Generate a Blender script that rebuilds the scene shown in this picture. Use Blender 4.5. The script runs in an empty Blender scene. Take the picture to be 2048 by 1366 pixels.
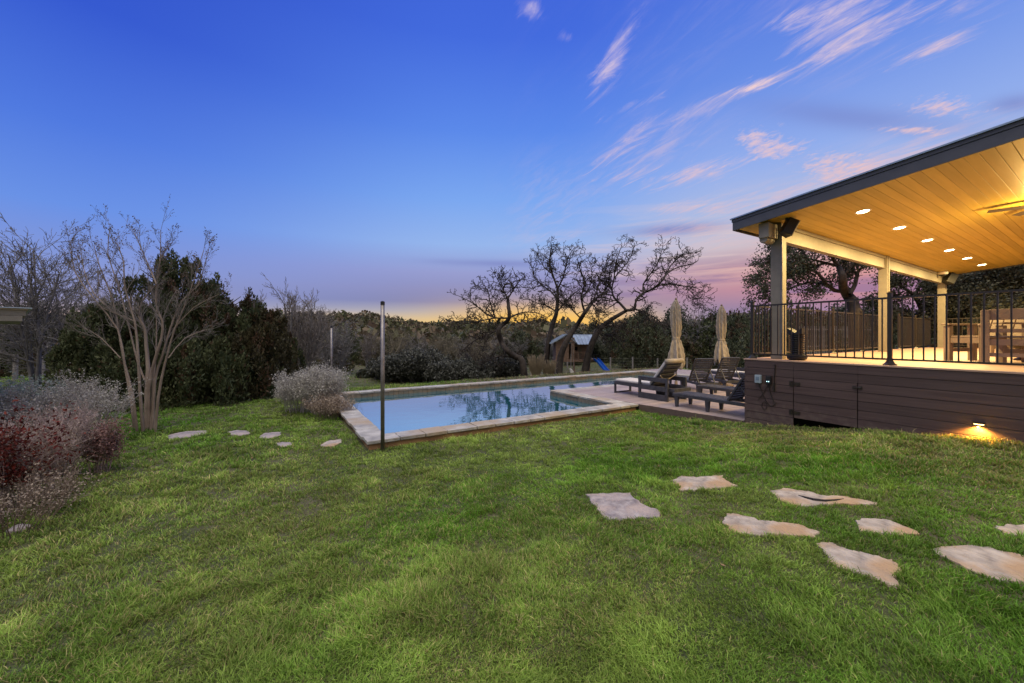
import bpy, math, random
import numpy as np
from mathutils import Vector, Matrix
R_ = math.radians
rng = np.random.default_rng(7)
rnd = random.Random(11)
scene = bpy.context.scene
col = scene.collection
# ------------------------------------------------------------------ camera
EYE = 1.75; FP = 774.0; HY = 669.0; YAW = R_(31.75)
FX, FY = math.sin(YAW), math.cos(YAW)
RX, RY = math.cos(YAW), -math.sin(YAW)
def at(px, py, t):
    r = (px-1024)/FP
    return Vector((t*(RX*r+FX), t*(RY*r+FY), EYE+(HY-py)/FP*t))
def on(px, py, z):
    return at(px, py, FP*(EYE-z)/(py-HY))
def sstep(x):
    x = np.clip(x, 0, 1); return x*x*(3-2*x)
def gz(x, y):
    x = np.asarray(x, float); y = np.asarray(y, float)
    rise = .47*sstep((5.4-y)/4.9)*(.35+.65*sstep(x/7.0))
    ymax = 13+12*sstep((2-x)/6)
    dx = np.maximum(np.maximum(x-17.5, -12-x), 0); dy = np.maximum(np.maximum(y-ymax, -14-y), 0)
    d = np.sqrt(dx*dx+dy*dy)
    z = -.10+rise-1.45*sstep(d/11.0)
    z = z-.25*sstep((x-6)/1.0)*sstep((12.7-y)/.3)*sstep((y-4.6)/.5)*0
    rr = np.sqrt(x*x+y*y)
    return z+.02*np.sin(x*1.3+y*.7)*np.sin(y*1.1-x*.4)*sstep((rr-2)/3)
def g(x, y): return float(gz(x, y))
def ong(px, py):
    t0, t = 1.0, 3.0
    z = 0
    for _ in range(60):
        p = at(px, py, t); z = g(p.x, p.y); t = .5*t+.5*FP*(EYE-z)/(py-HY)
    return Vector((p.x, p.y, z))
cam_d = bpy.data.cameras.new('camera'); cam = bpy.data.objects.new('camera', cam_d); col.objects.link(cam)
cam.location = (0, 0, EYE); cam.rotation_euler = (R_(90), 0, -YAW)
cam_d.sensor_width = 36; cam_d.lens = 36*FP/2048; cam_d.shift_y = -(683-HY)/2048
cam_d.clip_start = .05; cam_d.clip_end = 3000
scene.camera = cam
# ------------------------------------------------------------------ materials
def mat(name, c1, c2=None, rough=.7, scale=6, bump=0, bscale=40, metal=0, spec=.5, coords='Object', detail=5, stretch=None, c3=None, s3=1.2):
    m = bpy.data.materials.new(name); m.use_nodes = True
    nt = m.node_tree; N = nt.nodes; L = nt.links
    b = N['Principled BSDF']
    b.inputs['Roughness'].default_value = rough; b.inputs['Metallic'].default_value = metal
    b.inputs['Specular IOR Level'].default_value = spec
    b.inputs['Base Color'].default_value = (*c1, 1)
    tc = N.new('ShaderNodeTexCoord'); src = tc.outputs[coords]
    if stretch:
        mp = N.new('ShaderNodeMapping'); mp.inputs['Scale'].default_value = stretch
        L.new(src, mp.inputs['Vector']); src = mp.outputs[0]
    if c2:
        n = N.new('ShaderNodeTexNoise'); n.inputs['Scale'].default_value = scale; n.inputs['Detail'].default_value = detail
        L.new(src, n.inputs['Vector'])
        r = N.new('ShaderNodeValToRGB'); r.color_ramp.elements[0].position = .35; r.color_ramp.elements[1].position = .65
        r.color_ramp.elements[0].color = (*c1, 1); r.color_ramp.elements[1].color = (*c2, 1)
        L.new(n.outputs['Fac'], r.inputs['Fac']); out = r.outputs['Color']
        if c3:
            n3 = N.new('ShaderNodeTexNoise'); n3.inputs['Scale'].default_value = s3; n3.inputs['Detail'].default_value = 4
            L.new(src, n3.inputs['Vector'])
            mr = N.new('ShaderNodeMapRange'); mr.inputs[1].default_value = .45; mr.inputs[2].default_value = .62
            L.new(n3.outputs['Fac'], mr.inputs[0])
            mx = N.new('ShaderNodeMix'); mx.data_type = 'RGBA'; L.new(mr.outputs[0], mx.inputs[0])
            L.new(out, mx.inputs[6]); mx.inputs[7].default_value = (*c3, 1); out = mx.outputs[2]
        L.new(out, b.inputs['Base Color'])
    if bump:
        n2 = N.new('ShaderNodeTexNoise'); n2.inputs['Scale'].default_value = bscale; n2.inputs['Detail'].default_value = 6
        L.new(src, n2.inputs['Vector'])
        bp = N.new('ShaderNodeBump'); bp.inputs['Strength'].default_value = bump; bp.inputs['Distance'].default_value = .02
        L.new(n2.outputs['Fac'], bp.inputs['Height']); L.new(bp.outputs[0], b.inputs['Normal'])
    return m
def emat(name, c, s):
    m = bpy.data.materials.new(name); m.use_nodes = True; b = m.node_tree.nodes['Principled BSDF']
    b.inputs['Base Color'].default_value = (.8, .8, .8, 1)
    b.inputs['Emission Color'].default_value = (*c, 1); b.inputs['Emission Strength'].default_value = s
    return m
def attr_mat(name, rough=.6, spec=.25, trans=.0):
    m = bpy.data.materials.new(name); m.use_nodes = True; nt = m.node_tree; b = nt.nodes['Principled BSDF']
    a = nt.nodes.new('ShaderNodeAttribute'); a.attribute_name = 'Col'
    nt.links.new(a.outputs['Color'], b.inputs['Base Color'])
    b.inputs['Roughness'].default_value = rough; b.inputs['Specular IOR Level'].default_value = spec
    if trans:
        t = nt.nodes.new('ShaderNodeBsdfTranslucent'); nt.links.new(a.outputs['Color'], t.inputs['Color'])
        mx = nt.nodes.new('ShaderNodeMixShader'); mx.inputs[0].default_value = trans
        nt.links.new(b.outputs[0], mx.inputs[1]); nt.links.new(t.outputs[0], mx.inputs[2])
        nt.links.new(mx.outputs[0], nt.nodes['Material Output'].inputs['Surface'])
    return m
M = {}
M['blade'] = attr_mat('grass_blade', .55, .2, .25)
M['leaf'] = attr_mat('leaf', .6, .2, .15)
M['soil'] = mat('lawn_soil', (.045, .06, .018), (.08, .085, .03), .95, 3, .8, 60, c3=(.10, .09, .045), s3=.35)
M['flag'] = mat('flagstone', (.25, .215, .185), (.50, .44, .375), .85, 9, 1.0, 22, c3=(.40, .27, .16), s3=3.0)
M['flagdark'] = mat('grey_flagstone', (.40, .36, .35), (.16, .14, .15), .85, 9, .9, 28, c3=(.40, .33, .30), s3=4)
M['coping'] = mat('coping_stone', (.27, .26, .245), (.47, .455, .42), .75, 4, 1.0, 16, c3=(.36, .29, .21), s3=1.1)
M['stucco'] = mat('orange_stucco', (.33, .19, .09), (.24, .14, .075), .9, 5, .5, 60)
M['tile'] = mat('pool_tile', (.30, .22, .14), (.20, .19, .15), .25, 5, .1, 20)
M['basin'] = mat('pool_plaster', (.30, .50, .55), (.25, .42, .5), .6, 3)
M['composite'] = mat('brown_composite', (.072, .044, .037), (.10, .064, .054), .55, 2, .25, 30, stretch=(8, .6, 14))
M['gapdark'] = mat('dark_gap', (.012, .01, .01), rough=.9)
M['decktan'] = mat('deck_board_tan', (.42, .27, .19), (.50, .33, .24), .55, 2.5, .2, 30, stretch=(9, .5, 1))
M['decklow'] = mat('weathered_deck', (.30, .235, .215), (.38, .31, .285), .5, 2.5, .2, 30, stretch=(9, .5, 1))
M['paint'] = mat('beige_paint', (.25, .225, .175), (.285, .255, .20), .55, 8, .15, 50)
M['fascia'] = mat('dark_fascia', (.070, .078, .095), (.085, .092, .11), .5, 5, .1, 30)
M['drip'] = mat('metal_drip_edge', (.28, .38, .48), (.34, .44, .54), .35, 8, metal=.6)
M['ceil'] = mat('tongue_and_groove_pine', (.50, .36, .055), (.59, .43, .085), .5, 1.5, .15, 20, stretch=(.5, 7, 7))
M['iron'] = mat('black_iron', (.018, .014, .012), (.03, .022, .016), .35, 20, spec=.6)
M['black'] = mat('black_plastic', (.015, .015, .017), rough=.45)
M['greybox'] = mat('grey_plastic', (.30, .38, .42), (.34, .42, .46), .5, 20)
M['white'] = mat('white_plastic', (.75, .72, .66), rough=.4)
M['steel'] = mat('galvanised_pole', (.20, .18, .17), (.28, .26, .25), .45, 12, metal=.7)
M['char'] = mat('charcoal_slats', (.032, .033, .040), (.058, .059, .068), .5, 8, .2, 40)
M['cush'] = mat('light_cushion', (.52, .50, .48), (.58, .56, .54), .85, 12, .3, 60)
M['canvas'] = mat('umbrella_canvas', (.29, .245, .185), (.38, .32, .24), .9, 5, .4, 40)
M['playwood'] = mat('playhouse_boards', (.20, .125, .08), (.33, .215, .14), .8, 3, .4, 30, stretch=(1, 1, 8))
M['wood'] = mat('weathered_wood', (.15, .105, .075), (.24, .18, .13), .8, 3, .4, 30, stretch=(1, 1, 8))
M['chair'] = mat('brown_grey_timber', (.22, .17, .13), (.28, .22, .17), .7, 4, .3, 30)
M['tin'] = mat('corrugated_tin', (.50, .60, .68), (.40, .48, .56), .35, 3, metal=.5)
M['blue'] = mat('blue_plastic', (.01, .11, .55), (.015, .13, .6), .35, 4)
M['oakbark'] = mat('oak_bark', (.030, .023, .018), (.065, .05, .038), .9, 5, .8, 20)
M['crape'] = mat('crape_bark', (.22, .165, .12), (.33, .26, .20), .75, 4, .3, 20)
M['greybark'] = mat('grey_bark', (.15, .14, .135), (.22, .205, .19), .85, 6, .4, 25)
M['twig'] = mat('brown_twig', (.16, .115, .085), (.22, .165, .125), .85, 6)
M['paletwig'] = mat('pale_twig', (.17, .145, .125), (.25, .22, .195), .85, 6)
M['silvertwig'] = mat('silvery_twig', (.34, .30, .28), (.48, .44, .42), .85, 6)
M['redtwig'] = mat('reddish_twig', (.30, .215, .19), (.42, .33, .30), .85, 6)
M['bg'] = mat('thicket_bark', (.15, .13, .09), (.22, .19, .13), .9, 4)
M['post'] = mat('grey_fence_post', (.24, .22, .20), (.34, .31, .28), .85, 10, .4, 30)
M['hill'] = mat('hill_scrub', (.035, .035, .02), (.055, .045, .025), 1, .2)
def bulb(name, c, s): M[name] = emat(name, c, s)
bulb('lamp', (1, .82, .45), 22); bulb('skirtlamp', (1, .66, .2), 9); bulb('led', (.5, .9, 1), 4)
for mm, z0_, p_, ax_ in ((M['composite'], 1.251, .142, 2), (M['ceil'], 4.18, .134, 1), (M['decktan'], 7.908, .14, 0), (M['decklow'], 4.10, .14, 1)):
    nt_c = mm.node_tree; NN = nt_c.nodes; LL = nt_c.links; b_c = NN['Principled BSDF']; src = b_c.inputs['Base Color'].links[0].from_socket
    tcx = NN.new('ShaderNodeTexCoord'); sx = NN.new('ShaderNodeSeparateXYZ'); LL.new(tcx.outputs['Object'], sx.inputs[0])
    m1 = NN.new('ShaderNodeMath'); m1.operation = 'SUBTRACT'; m1.inputs[0].default_value = z0_; LL.new(sx.outputs[ax_], m1.inputs[1])
    m2 = NN.new('ShaderNodeMath'); m2.operation = 'DIVIDE'; LL.new(m1.outputs[0], m2.inputs[0]); m2.inputs[1].default_value = p_
    m3 = NN.new('ShaderNodeMath'); m3.operation = 'FLOOR'; LL.new(m2.outputs[0], m3.inputs[0])
    wn = NN.new('ShaderNodeTexWhiteNoise'); wn.noise_dimensions = '1D'; LL.new(m3.outputs[0], wn.inputs['W'])
    mr_ = NN.new('ShaderNodeMapRange'); mr_.inputs[3].default_value = .86; mr_.inputs[4].default_value = 1.12; LL.new(wn.outputs['Value'], mr_.inputs[0])
    hs_ = NN.new('ShaderNodeHueSaturation'); LL.new(src, hs_.inputs['Color']); LL.new(mr_.outputs[0], hs_.inputs['Value']); LL.new(hs_.outputs[0], b_c.inputs['Base Color'])
    if ax_ == 2:   # dried mud splashed up from the lawn
        nz_ = NN.new('ShaderNodeTexNoise'); nz_.inputs['Scale'].default_value = 9; nz_.inputs['Detail'].default_value = 7; LL.new(tcx.outputs['Object'], nz_.inputs['Vector'])
        ma = NN.new('ShaderNodeMath'); ma.operation = 'MULTIPLY_ADD'; LL.new(sx.outputs[2], ma.inputs[0]); ma.inputs[1].default_value = -.75; LL.new(nz_.outputs['Fac'], ma.inputs[2])
        m2_ = NN.new('ShaderNodeMapRange'); m2_.inputs[1].default_value = .22; m2_.inputs[2].default_value = .48; m2_.inputs[4].default_value = .55; LL.new(ma.outputs[0], m2_.inputs[0])
        mm_ = NN.new('ShaderNodeMix'); mm_.data_type = 'RGBA'; LL.new(m2_.outputs[0], mm_.inputs[0]); LL.new(hs_.outputs[0], mm_.inputs[6]); mm_.inputs[7].default_value = (.16, .12, .09, 1); LL.new(mm_.outputs[2], b_c.inputs['Base Color'])
# water
w = bpy.data.materials.new('water'); w.use_nodes = True; nt = w.node_tree; b = nt.nodes['Principled BSDF']
b.inputs['Base Color'].default_value = (.008, .13, .17, 1); b.inputs['Roughness'].default_value = .01; b.inputs['IOR'].default_value = 4.2
tc = nt.nodes.new('ShaderNodeTexCoord'); mp = nt.nodes.new('ShaderNodeMapping'); mp.inputs['Scale'].default_value = (1.6, 1.6, 1)
n = nt.nodes.new('ShaderNodeTexNoise'); n.inputs['Scale'].default_value = 1.6; n.inputs['Detail'].default_value = 4
bp = nt.nodes.new('ShaderNodeBump'); bp.inputs['Strength'].default_value = .10; bp.inputs['Distance'].default_value = .03
nt.links.new(tc.outputs['Object'], mp.inputs[0]); nt.links.new(mp.outputs[0], n.inputs['Vector']); nt.links.new(n.outputs['Fac'], bp.inputs['Height']); nt.links.new(bp.outputs[0], b.inputs['Normal'])
gl = nt.nodes.new('ShaderNodeBsdfGlossy'); gl.inputs['Roughness'].default_value = .01; gl.inputs['Color'].default_value = (1, 1, 1, 1); nt.links.new(bp.outputs[0], gl.inputs['Normal'])
lw = nt.nodes.new('ShaderNodeLayerWeight'); lw.inputs['Blend'].default_value = .88; nt.links.new(bp.outputs[0], lw.inputs['Normal'])
mx = nt.nodes.new('ShaderNodeMixShader'); nt.links.new(lw.outputs['Fresnel'], mx.inputs[0]); nt.links.new(b.outputs[0], mx.inputs[1]); nt.links.new(gl.outputs[0], mx.inputs[2]); nt.links.new(mx.outputs[0], nt.nodes['Material Output'].inputs['Surface'])
M['water'] = w
# ------------------------------------------------------------------ mesh helpers
def np_mesh(name, V, Fs, m, parent=None, smooth=False, colors=None):
    me = bpy.data.meshes.new(name)
    V = np.asarray(V, np.float32).reshape(-1, 3)
    Fs = [np.asarray(f, np.int32) for f in Fs if len(f)]
    me.vertices.add(len(V)); me.vertices.foreach_set('co', V.ravel())
    nl = sum(f.size for f in Fs); npoly = sum(len(f) for f in Fs)
    me.loops.add(nl); me.loops.foreach_set('vertex_index', np.concatenate([f.ravel() for f in Fs]))
    me.polygons.add(npoly)
    tot = np.concatenate([np.full(len(f), f.shape[1], np.int32) for f in Fs])
    st = np.concatenate([[0], np.cumsum(tot)[:-1]]).astype(np.int32)
    me.polygons.foreach_set('loop_start', st)
    try: me.polygons.foreach_set('loop_total', tot)
    except Exception: pass
    if smooth: me.polygons.foreach_set('use_smooth', np.ones(npoly, bool))
    if colors is not None:
        a = me.color_attributes.new('Col', 'FLOAT_COLOR', 'POINT')
        c = np.ones((len(V), 4), np.float32); c[:, :3] = colors; a.data.foreach_set('color', c.ravel())
    me.update(calc_edges=True); me.validate()
    me.materials.append(m)
    o = bpy.data.objects.new(name, me); col.objects.link(o)
    if parent: o.parent = parent
    return o
class MB:
    def __init__(s): s.v = []; s.f = []
    def add(s, vs, fs):
        k = len(s.v); s.v += [tuple(p) for p in vs]; s.f += [tuple(i+k for i in f) for f in fs]; return s
    def box(s, a, b, mtx=None):
        x0, y0, z0 = a; x1, y1, z1 = b
        vs = [Vector(p) for p in ((x0,y0,z0),(x1,y0,z0),(x1,y1,z0),(x0,y1,z0),(x0,y0,z1),(x1,y0,z1),(x1,y1,z1),(x0,y1,z1))]
        if mtx: vs = [mtx @ p for p in vs]
        return s.add(vs, [(0,3,2,1),(4,5,6,7),(0,1,5,4),(1,2,6,5),(2,3,7,6),(3,0,4,7)])
    def bar(s, p, q, w, h, up=(0,0,1)):
        p, q = Vector(p), Vector(q); d = (q-p).normalized(); up = Vector(up)
        if abs(d.dot(up)) > .98: up = Vector((1, 0, 0))
        x = d.cross(up).normalized(); u = x.cross(d)
        vs = []
        for c in (p, q):
            for a, b2 in ((-1,-1),(1,-1),(1,1),(-1,1)): vs.append(c+x*a*w/2+u*b2*h/2)
        return s.add(vs, [(3,2,1,0),(4,5,6,7),(0,1,5,4),(1,2,6,5),(2,3,7,6),(3,0,4,7)])
    def tube(s, pts, rad, n=8, cap=True):
        pts = [Vector(p) for p in pts]
        if not hasattr(rad, '__len__'): rad = [rad]*len(pts)
        k = len(s.v); ref = None
        for i, p in enumerate(pts):
            d = (pts[min(i+1, len(pts)-1)]-pts[max(i-1, 0)]).normalized()
            if ref is None: ref = Vector((1,0,0)) if abs(d.x) < .8 else Vector((0,1,0))
            x = d.cross(ref).normalized(); y = d.cross(x)
            ref = x.cross(d)
            for j in range(n):
                a = 2*math.pi*j/n; s.v.append(tuple(p+(x*math.cos(a)+y*math.sin(a))*rad[i]))
        for i in range(len(pts)-1):
            for j in range(n):
                a = k+i*n+j; b2 = k+i*n+(j+1) % n; s.f.append((a, a+n, b2+n, b2))
        if cap:
            s.f.append(tuple(k+j for j in range(n))); s.f.append(tuple(k+(len(pts)-1)*n+n-1-j for j in range(n)))
        return s
    def lathe(s, c, prof, n=20):
        c = Vector(c); k = len(s.v)
        for r, z in prof:
            for j in range(n):
                a = 2*math.pi*j/n; s.v.append((c.x+r*math.cos(a), c.y+r*math.sin(a), c.z+z))
        m_ = len(prof)
        for i in range(m_-1):
            for j in range(n):
                a = k+i*n+j; b2 = k+i*n+(j+1) % n; s.f.append((a, b2, b2+n, a+n))
        s.f.append(tuple(k+n-1-j for j in range(n))); s.f.append(tuple(k+(m_-1)*n+j for j in range(n)))
        return s
    def prism(s, poly, z0, z1):
        n = len(poly); k = len(s.v)
        for p in poly: s.v.append((p[0], p[1], z0 if not callable(z0) else z0(*p)))
        for p in poly: s.v.append((p[0], p[1], z1 if not callable(z1) else z1(*p)))
        s.f.append(tuple(k+n-1-i for i in range(n))); s.f.append(tuple(k+n+i for i in range(n)))
        for i in range(n): j = (i+1) % n; s.f.append((k+i, k+j, k+n+j, k+n+i))
        return s
    def build(s, name, m, parent=None, smooth=False, bevel=0, loc=None):
        me = bpy.data.meshes.new(name)
        vs = s.v
        if loc is not None: vs = [(a-loc[0], b2-loc[1], c-loc[2]) for a, b2, c in vs]
        me.from_pydata(vs, [], s.f); me.update(); me.materials.append(m)
        if smooth: me.polygons.foreach_set('use_smooth', [True]*len(me.polygons))
        o = bpy.data.objects.new(name, me); col.objects.link(o)
        if loc is not None: o.location = loc
        if parent: o.parent = parent
        if bevel:
            bm = o.modifiers.new('edge', 'BEVEL'); bm.width = bevel; bm.segments = 2; bm.limit_method = 'ANGLE'
        return o
def tag(o, label=None, cat=None, group=None, kind=None):
    if label: o['label'] = label
    if cat: o['category'] = cat
    if group: o['group'] = group
    if kind: o['kind'] = kind
    return o
def empty(name, loc=(0,0,0), rz=0, **k):
    o = bpy.data.objects.new(name, None); col.objects.link(o); o.location = loc; o.rotation_euler = (0, 0, rz); o.empty_display_size = .2
    return tag(o, **k)
def copy_tree(o, parent=None):
    c = o.copy(); col.objects.link(c); c.parent = parent
    for ch in list(o.children): copy_tree(ch, c)
    return c
class Tubes:
    """batches of swept limbs, meshed with numpy"""
    def __init__(s): s.d = {}
    def add(s, pts, rad, n=3): s.d.setdefault((len(pts), n), []).append(([tuple(p) for p in pts], list(rad)))
    def arrays(s):
        Vs, Fs, off = [], [], 0
        for (k, n), items in s.d.items():
            P = np.array([i[0] for i in items]); Rr = np.array([i[1] for i in items])
            T = np.empty_like(P); T[:, 1:-1] = P[:, 2:]-P[:, :-2]; T[:, 0] = P[:, 1]-P[:, 0]; T[:, -1] = P[:, -1]-P[:, -2]
            T /= np.linalg.norm(T, axis=2, keepdims=True)+1e-9
            main = P[:, -1]-P[:, 0]; main /= np.linalg.norm(main, axis=1, keepdims=True)+1e-9
            ref = np.where((np.abs(main[:, 2]) < .75)[:, None], np.array([0, 0, 1.]), np.array([1., .3, 0]))
            X = np.cross(T, ref[:, None, :]); X /= np.linalg.norm(X, axis=2, keepdims=True)+1e-9
            Y = np.cross(T, X)
            a = 2*np.pi*np.arange(n)/n
            V = P[:, :, None, :]+(X[:, :, None, :]*np.cos(a)[None, None, :, None]+Y[:, :, None, :]*np.sin(a)[None, None, :, None])*Rr[:, :, None, None]
            m = len(items)
            idx = off+np.arange(m*k*n).reshape(m, k, n)
            A = idx[:, :-1, :]; B = np.roll(A, -1, 2); C = idx[:, 1:, :]; D = np.roll(C, -1, 2)
            Fs.append(np.stack([A, C, D, B], -1).reshape(-1, 4)); Vs.append(V.reshape(-1, 3)); off += m*k*n
        return (np.concatenate(Vs), np.concatenate(Fs)) if Vs else (np.zeros((0, 3)), np.zeros((0, 4), int))
    def build(s, name, m, parent=None):
        V, F = s.arrays()
        if not len(V): return None
        return np_mesh(name, V, [F], m, parent, smooth=True)
def rv(s=1.0): return Vector((rnd.gauss(0, 1), rnd.gauss(0, 1), rnd.gauss(0, 1)))*s
def perp(d, ang):
    a = d.cross(rv()).normalized(); return (d*math.cos(ang)+a*math.sin(ang)).normalized()
def grow(T, p, d, L, r, lvl, c, tips=None):
    """c: dict of per-level lists: seg, wob, up, n, ang, ratio, trunk (levels that go to the trunk mesh)"""
    n = c['seg'][lvl]; pts = [Vector(p)]; d = Vector(d).normalized(); ds = [d.copy()]
    for i in range(n):
        d = (d+rv(c['wob'][lvl])+Vector((0, 0, c['up'][lvl]))).normalized()
        pts.append(pts[-1]+d*(L/n)); ds.append(d.copy())
    last = lvl >= c['max']
    er = .25 if last else .5
    rad = [max(r*(1-(1-er)*i/n), c.get('rmin', .002)) for i in range(n+1)]
    (T[0] if lvl <= c['trunk'] else T[1]).add(pts, rad, 7 if lvl == 0 else (5 if lvl <= c['trunk'] else 3))
    if tips is not None and lvl >= c['max']-c.get('tiplev', 0): tips.extend([pts[-1], pts[len(pts)//2]])
    if not last: sprout(T, pts, ds, rad, L, lvl, c, tips)
def sprout(T, pts, ds, rad, L, lvl, c, tips, tmin=None):
    k = c['n'][lvl]; n = len(pts)-1
    k = int(k*rnd.uniform(.8, 1.2)+.5)
    lo = c.get('lo', .25) if tmin is None else tmin
    for j in range(k):
        t = lo+(1-lo)*(j+rnd.random())/k if j < k-1 else 1.0
        i = min(int(t*n), n-1); f = t*n-i
        q = pts[i].lerp(pts[i+1], f); dd = perp(ds[i+1], R_(c['ang'][lvl])*rnd.uniform(.6, 1.3))
        grow(T, q, dd, L*c['ratio'][lvl]*rnd.uniform(.6, 1.15)*(1.15-.45*t), max(rad[i]*rnd.uniform(.45, .65)*c.get('rk', 1), c.get('rmin', .002)), lvl+1, c, tips)
def poly_limb(T, pts, r0, r1, n, c, tips, lvl=0, kids=None, len_=None, tmin=.3):
    """a hand-laid limb; smooth it and let it sprout"""
    P = [Vector(p) for p in pts]; Q = []
    for i in range(len(P)-1):
        a, b2, c2, d2 = P[max(i-1, 0)], P[i], P[i+1], P[min(i+2, len(P)-1)]
        for s in (0, .5):
            Q.append(.5*((2*b2)+(c2-a)*s+(2*a-5*b2+4*c2-d2)*s*s+(3*b2-a-3*c2+d2)*s**3))
    Q.append(P[-1])
    m_ = len(Q)-1; rad = [r0+(r1-r0)*i/m_ for i in range(m_+1)]
    T[0].add(Q, rad, n)
    ds = [(Q[min(i+1, m_)]-Q[max(i-1, 0)]).normalized() for i in range(m_+1)]
    if kids:
        c2 = dict(c); c2['n'] = list(c['n']); c2['n'][lvl] = kids
        L = len_ or sum((Q[i+1]-Q[i]).length for i in range(m_))
        sprout(T, Q, ds, rad, L, lvl, c2, tips, tmin)
    return Q
def leaf_mesh(name, C, size, colA, colB, parent, per=1, spread=.1, flat=.0, long=1.6, seed=1, shade=None):
    r = np.random.default_rng(seed)
    C = np.repeat(np.asarray([tuple(p) for p in C], float), per, 0); n = len(C)
    C = C+r.normal(0, spread, (n, 3))
    a = r.normal(0, 1, (n, 3)); a[:, 2] *= 1-flat; a /= np.linalg.norm(a, axis=1, keepdims=True)
    b_ = np.cross(a, r.normal(0, 1, (n, 3))); b_ /= np.linalg.norm(b_, axis=1, keepdims=True)+1e-9
    s = size*r.uniform(.6, 1.4, (n, 1))
    V = np.stack([C-a*s*long*.5, C+b_*s*.5, C+a*s*long*.5, C-b_*s*.5], 1).reshape(-1, 3)
    F = np.arange(n*4).reshape(-1, 4)
    t = r.uniform(0, 1, (n, 1)); cc = np.array(colA)*(1-t)+np.array(colB)*t
    return np_mesh(name, V, [F], M['leaf'], parent, colors=np.repeat(cc, 4, 0))
def vnoise(x, y, s, seed=0):
    """value noise, numpy"""
    r = np.random.default_rng(seed); G = r.random((256, 256))
    x = x/s; y = y/s; xi = np.floor(x).astype(int); yi = np.floor(y).astype(int); fx = x-xi; fy = y-yi
    fx = fx*fx*(3-2*fx); fy = fy*fy*(3-2*fy)
    h = lambda a, b2: G[a % 256, b2 % 256]
    return (h(xi, yi)*(1-fx)+h(xi+1, yi)*fx)*(1-fy)+(h(xi, yi+1)*(1-fx)+h(xi+1, yi+1)*fx)*fy

# ------------------------------------------------------------------ ground

HOLES = [(1.45, 7.4, 6.62, 12.2), (7.4, 16.8, 6.62, 12.5), (7.95, 16.8, 4.3, 6.62), (8.02, 20.5, -8, 4.3)]
def cells(lo, hi, marks, far):
    a = list(np.arange(lo, hi+.01, .3)); a = [v for v in a if all(abs(v-m) > .1 for m in marks)]+list(marks)
    f = [.5*1.35**k for k in range(1, far)]; c = np.cumsum(f)
    return np.array(sorted(a+[lo-v for v in c]+[hi+v for v in c]))
def terrain():
    xs = cells(-13, 23, sorted({h[0] for h in HOLES} | {h[1] for h in HOLES}), 23)
    ys = cells(-9, 27, sorted({h[2] for h in HOLES} | {h[3] for h in HOLES}), 23)
    X, Y = np.meshgrid(xs, ys, indexing='ij'); Z = gz(X, Y)
    V = np.stack([X, Y, Z], -1).reshape(-1, 3)
    idx = np.arange(len(V)).reshape(len(xs), len(ys))
    cx = (xs[1:]+xs[:-1])/2; cy = (ys[1:]+ys[:-1])/2; CX, CY = np.meshgrid(cx, cy, indexing='ij')
    keep = np.ones(CX.shape, bool)
    for h in HOLES: keep &= ~((CX > h[0]) & (CX < h[1]) & (CY > h[2]) & (CY < h[3]))
    F = np.stack([idx[:-1, :-1], idx[1:, :-1], idx[1:, 1:], idx[:-1, 1:]], -1)[keep]
    tag(np_mesh('ground', V, [F.reshape(-1, 4)], M['soil'], smooth=True), kind='structure')
terrain()
# hills and the far wood that covers them
def hill_h(x, y):
    d = np.sqrt(x*x+y*y); az = np.arctan2(x, y)
    h = 3.5*np.sin(az*5+1)+2.0*np.sin(az*13)+1.1*np.sin(az*29+2)
    return -2.2+(9.0+h*.75)*sstep((d-110)/150.)
def hills():
    aa = np.linspace(-.75, 2.2, 160); dd = np.linspace(70, 330, 24)
    A, D = np.meshgrid(aa, dd); X = D*np.sin(A); Y = D*np.cos(A); Z = hill_h(X, Y)
    V = np.stack([X, Y, Z], -1).reshape(-1, 3); idx = np.arange(len(V)).reshape(24, 160)
    tag(np_mesh('hills', V, [np.stack([idx[:-1, :-1], idx[:-1, 1:], idx[1:, 1:], idx[1:, :-1]], -1).reshape(-1, 4)], M['hill'], smooth=True), kind='structure')
    r = np.random.default_rng(5); n = 5200
    a = r.uniform(-.75, 2.2, n); d = r.uniform(62, 300, n); cx = d*np.sin(a); cy = d*np.cos(a); cz = hill_h(cx, cy)
    hgt = r.uniform(1.6, 3.4, n); hgt *= np.where(r.random(n) < .15, 1.4, 1.0)
    k = 26
    C = np.repeat(np.stack([cx, cy, cz], 1), k, 0); H = np.repeat(hgt, k)
    u = r.normal(0, 1, (n*k, 3)); u /= np.linalg.norm(u, axis=1, keepdims=True); u *= r.uniform(.6, 1, (n*k, 1))
    C = C+np.stack([u[:, 0]*H*.8, u[:, 1]*H*.8, H*.8+u[:, 2]*H*.75], 1)
    A_ = r.normal(0, 1, (n*k, 3)); A_ /= np.linalg.norm(A_, axis=1, keepdims=True); B = np.cross(A_, r.normal(0, 1, (n*k, 3))); B /= np.linalg.norm(B, axis=1, keepdims=True)
    s = r.uniform(.5, 1.1, (n*k, 1))
    V = np.stack([C-A_*s, C+B*s*.7, C+A_*s, C-B*s*.7], 1).reshape(-1, 3)
    t = np.repeat(r.random(n), k)[:, None]; cc = np.array((.085, .10, .04))*(1-t)+np.array((.19, .135, .085))*t
    tag(np_mesh('distant_woods', V, [np.arange(n*k*4).reshape(-1, 4)], M['leaf'], colors=np.repeat(cc, 4, 0)), kind='stuff')
hills()
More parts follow.
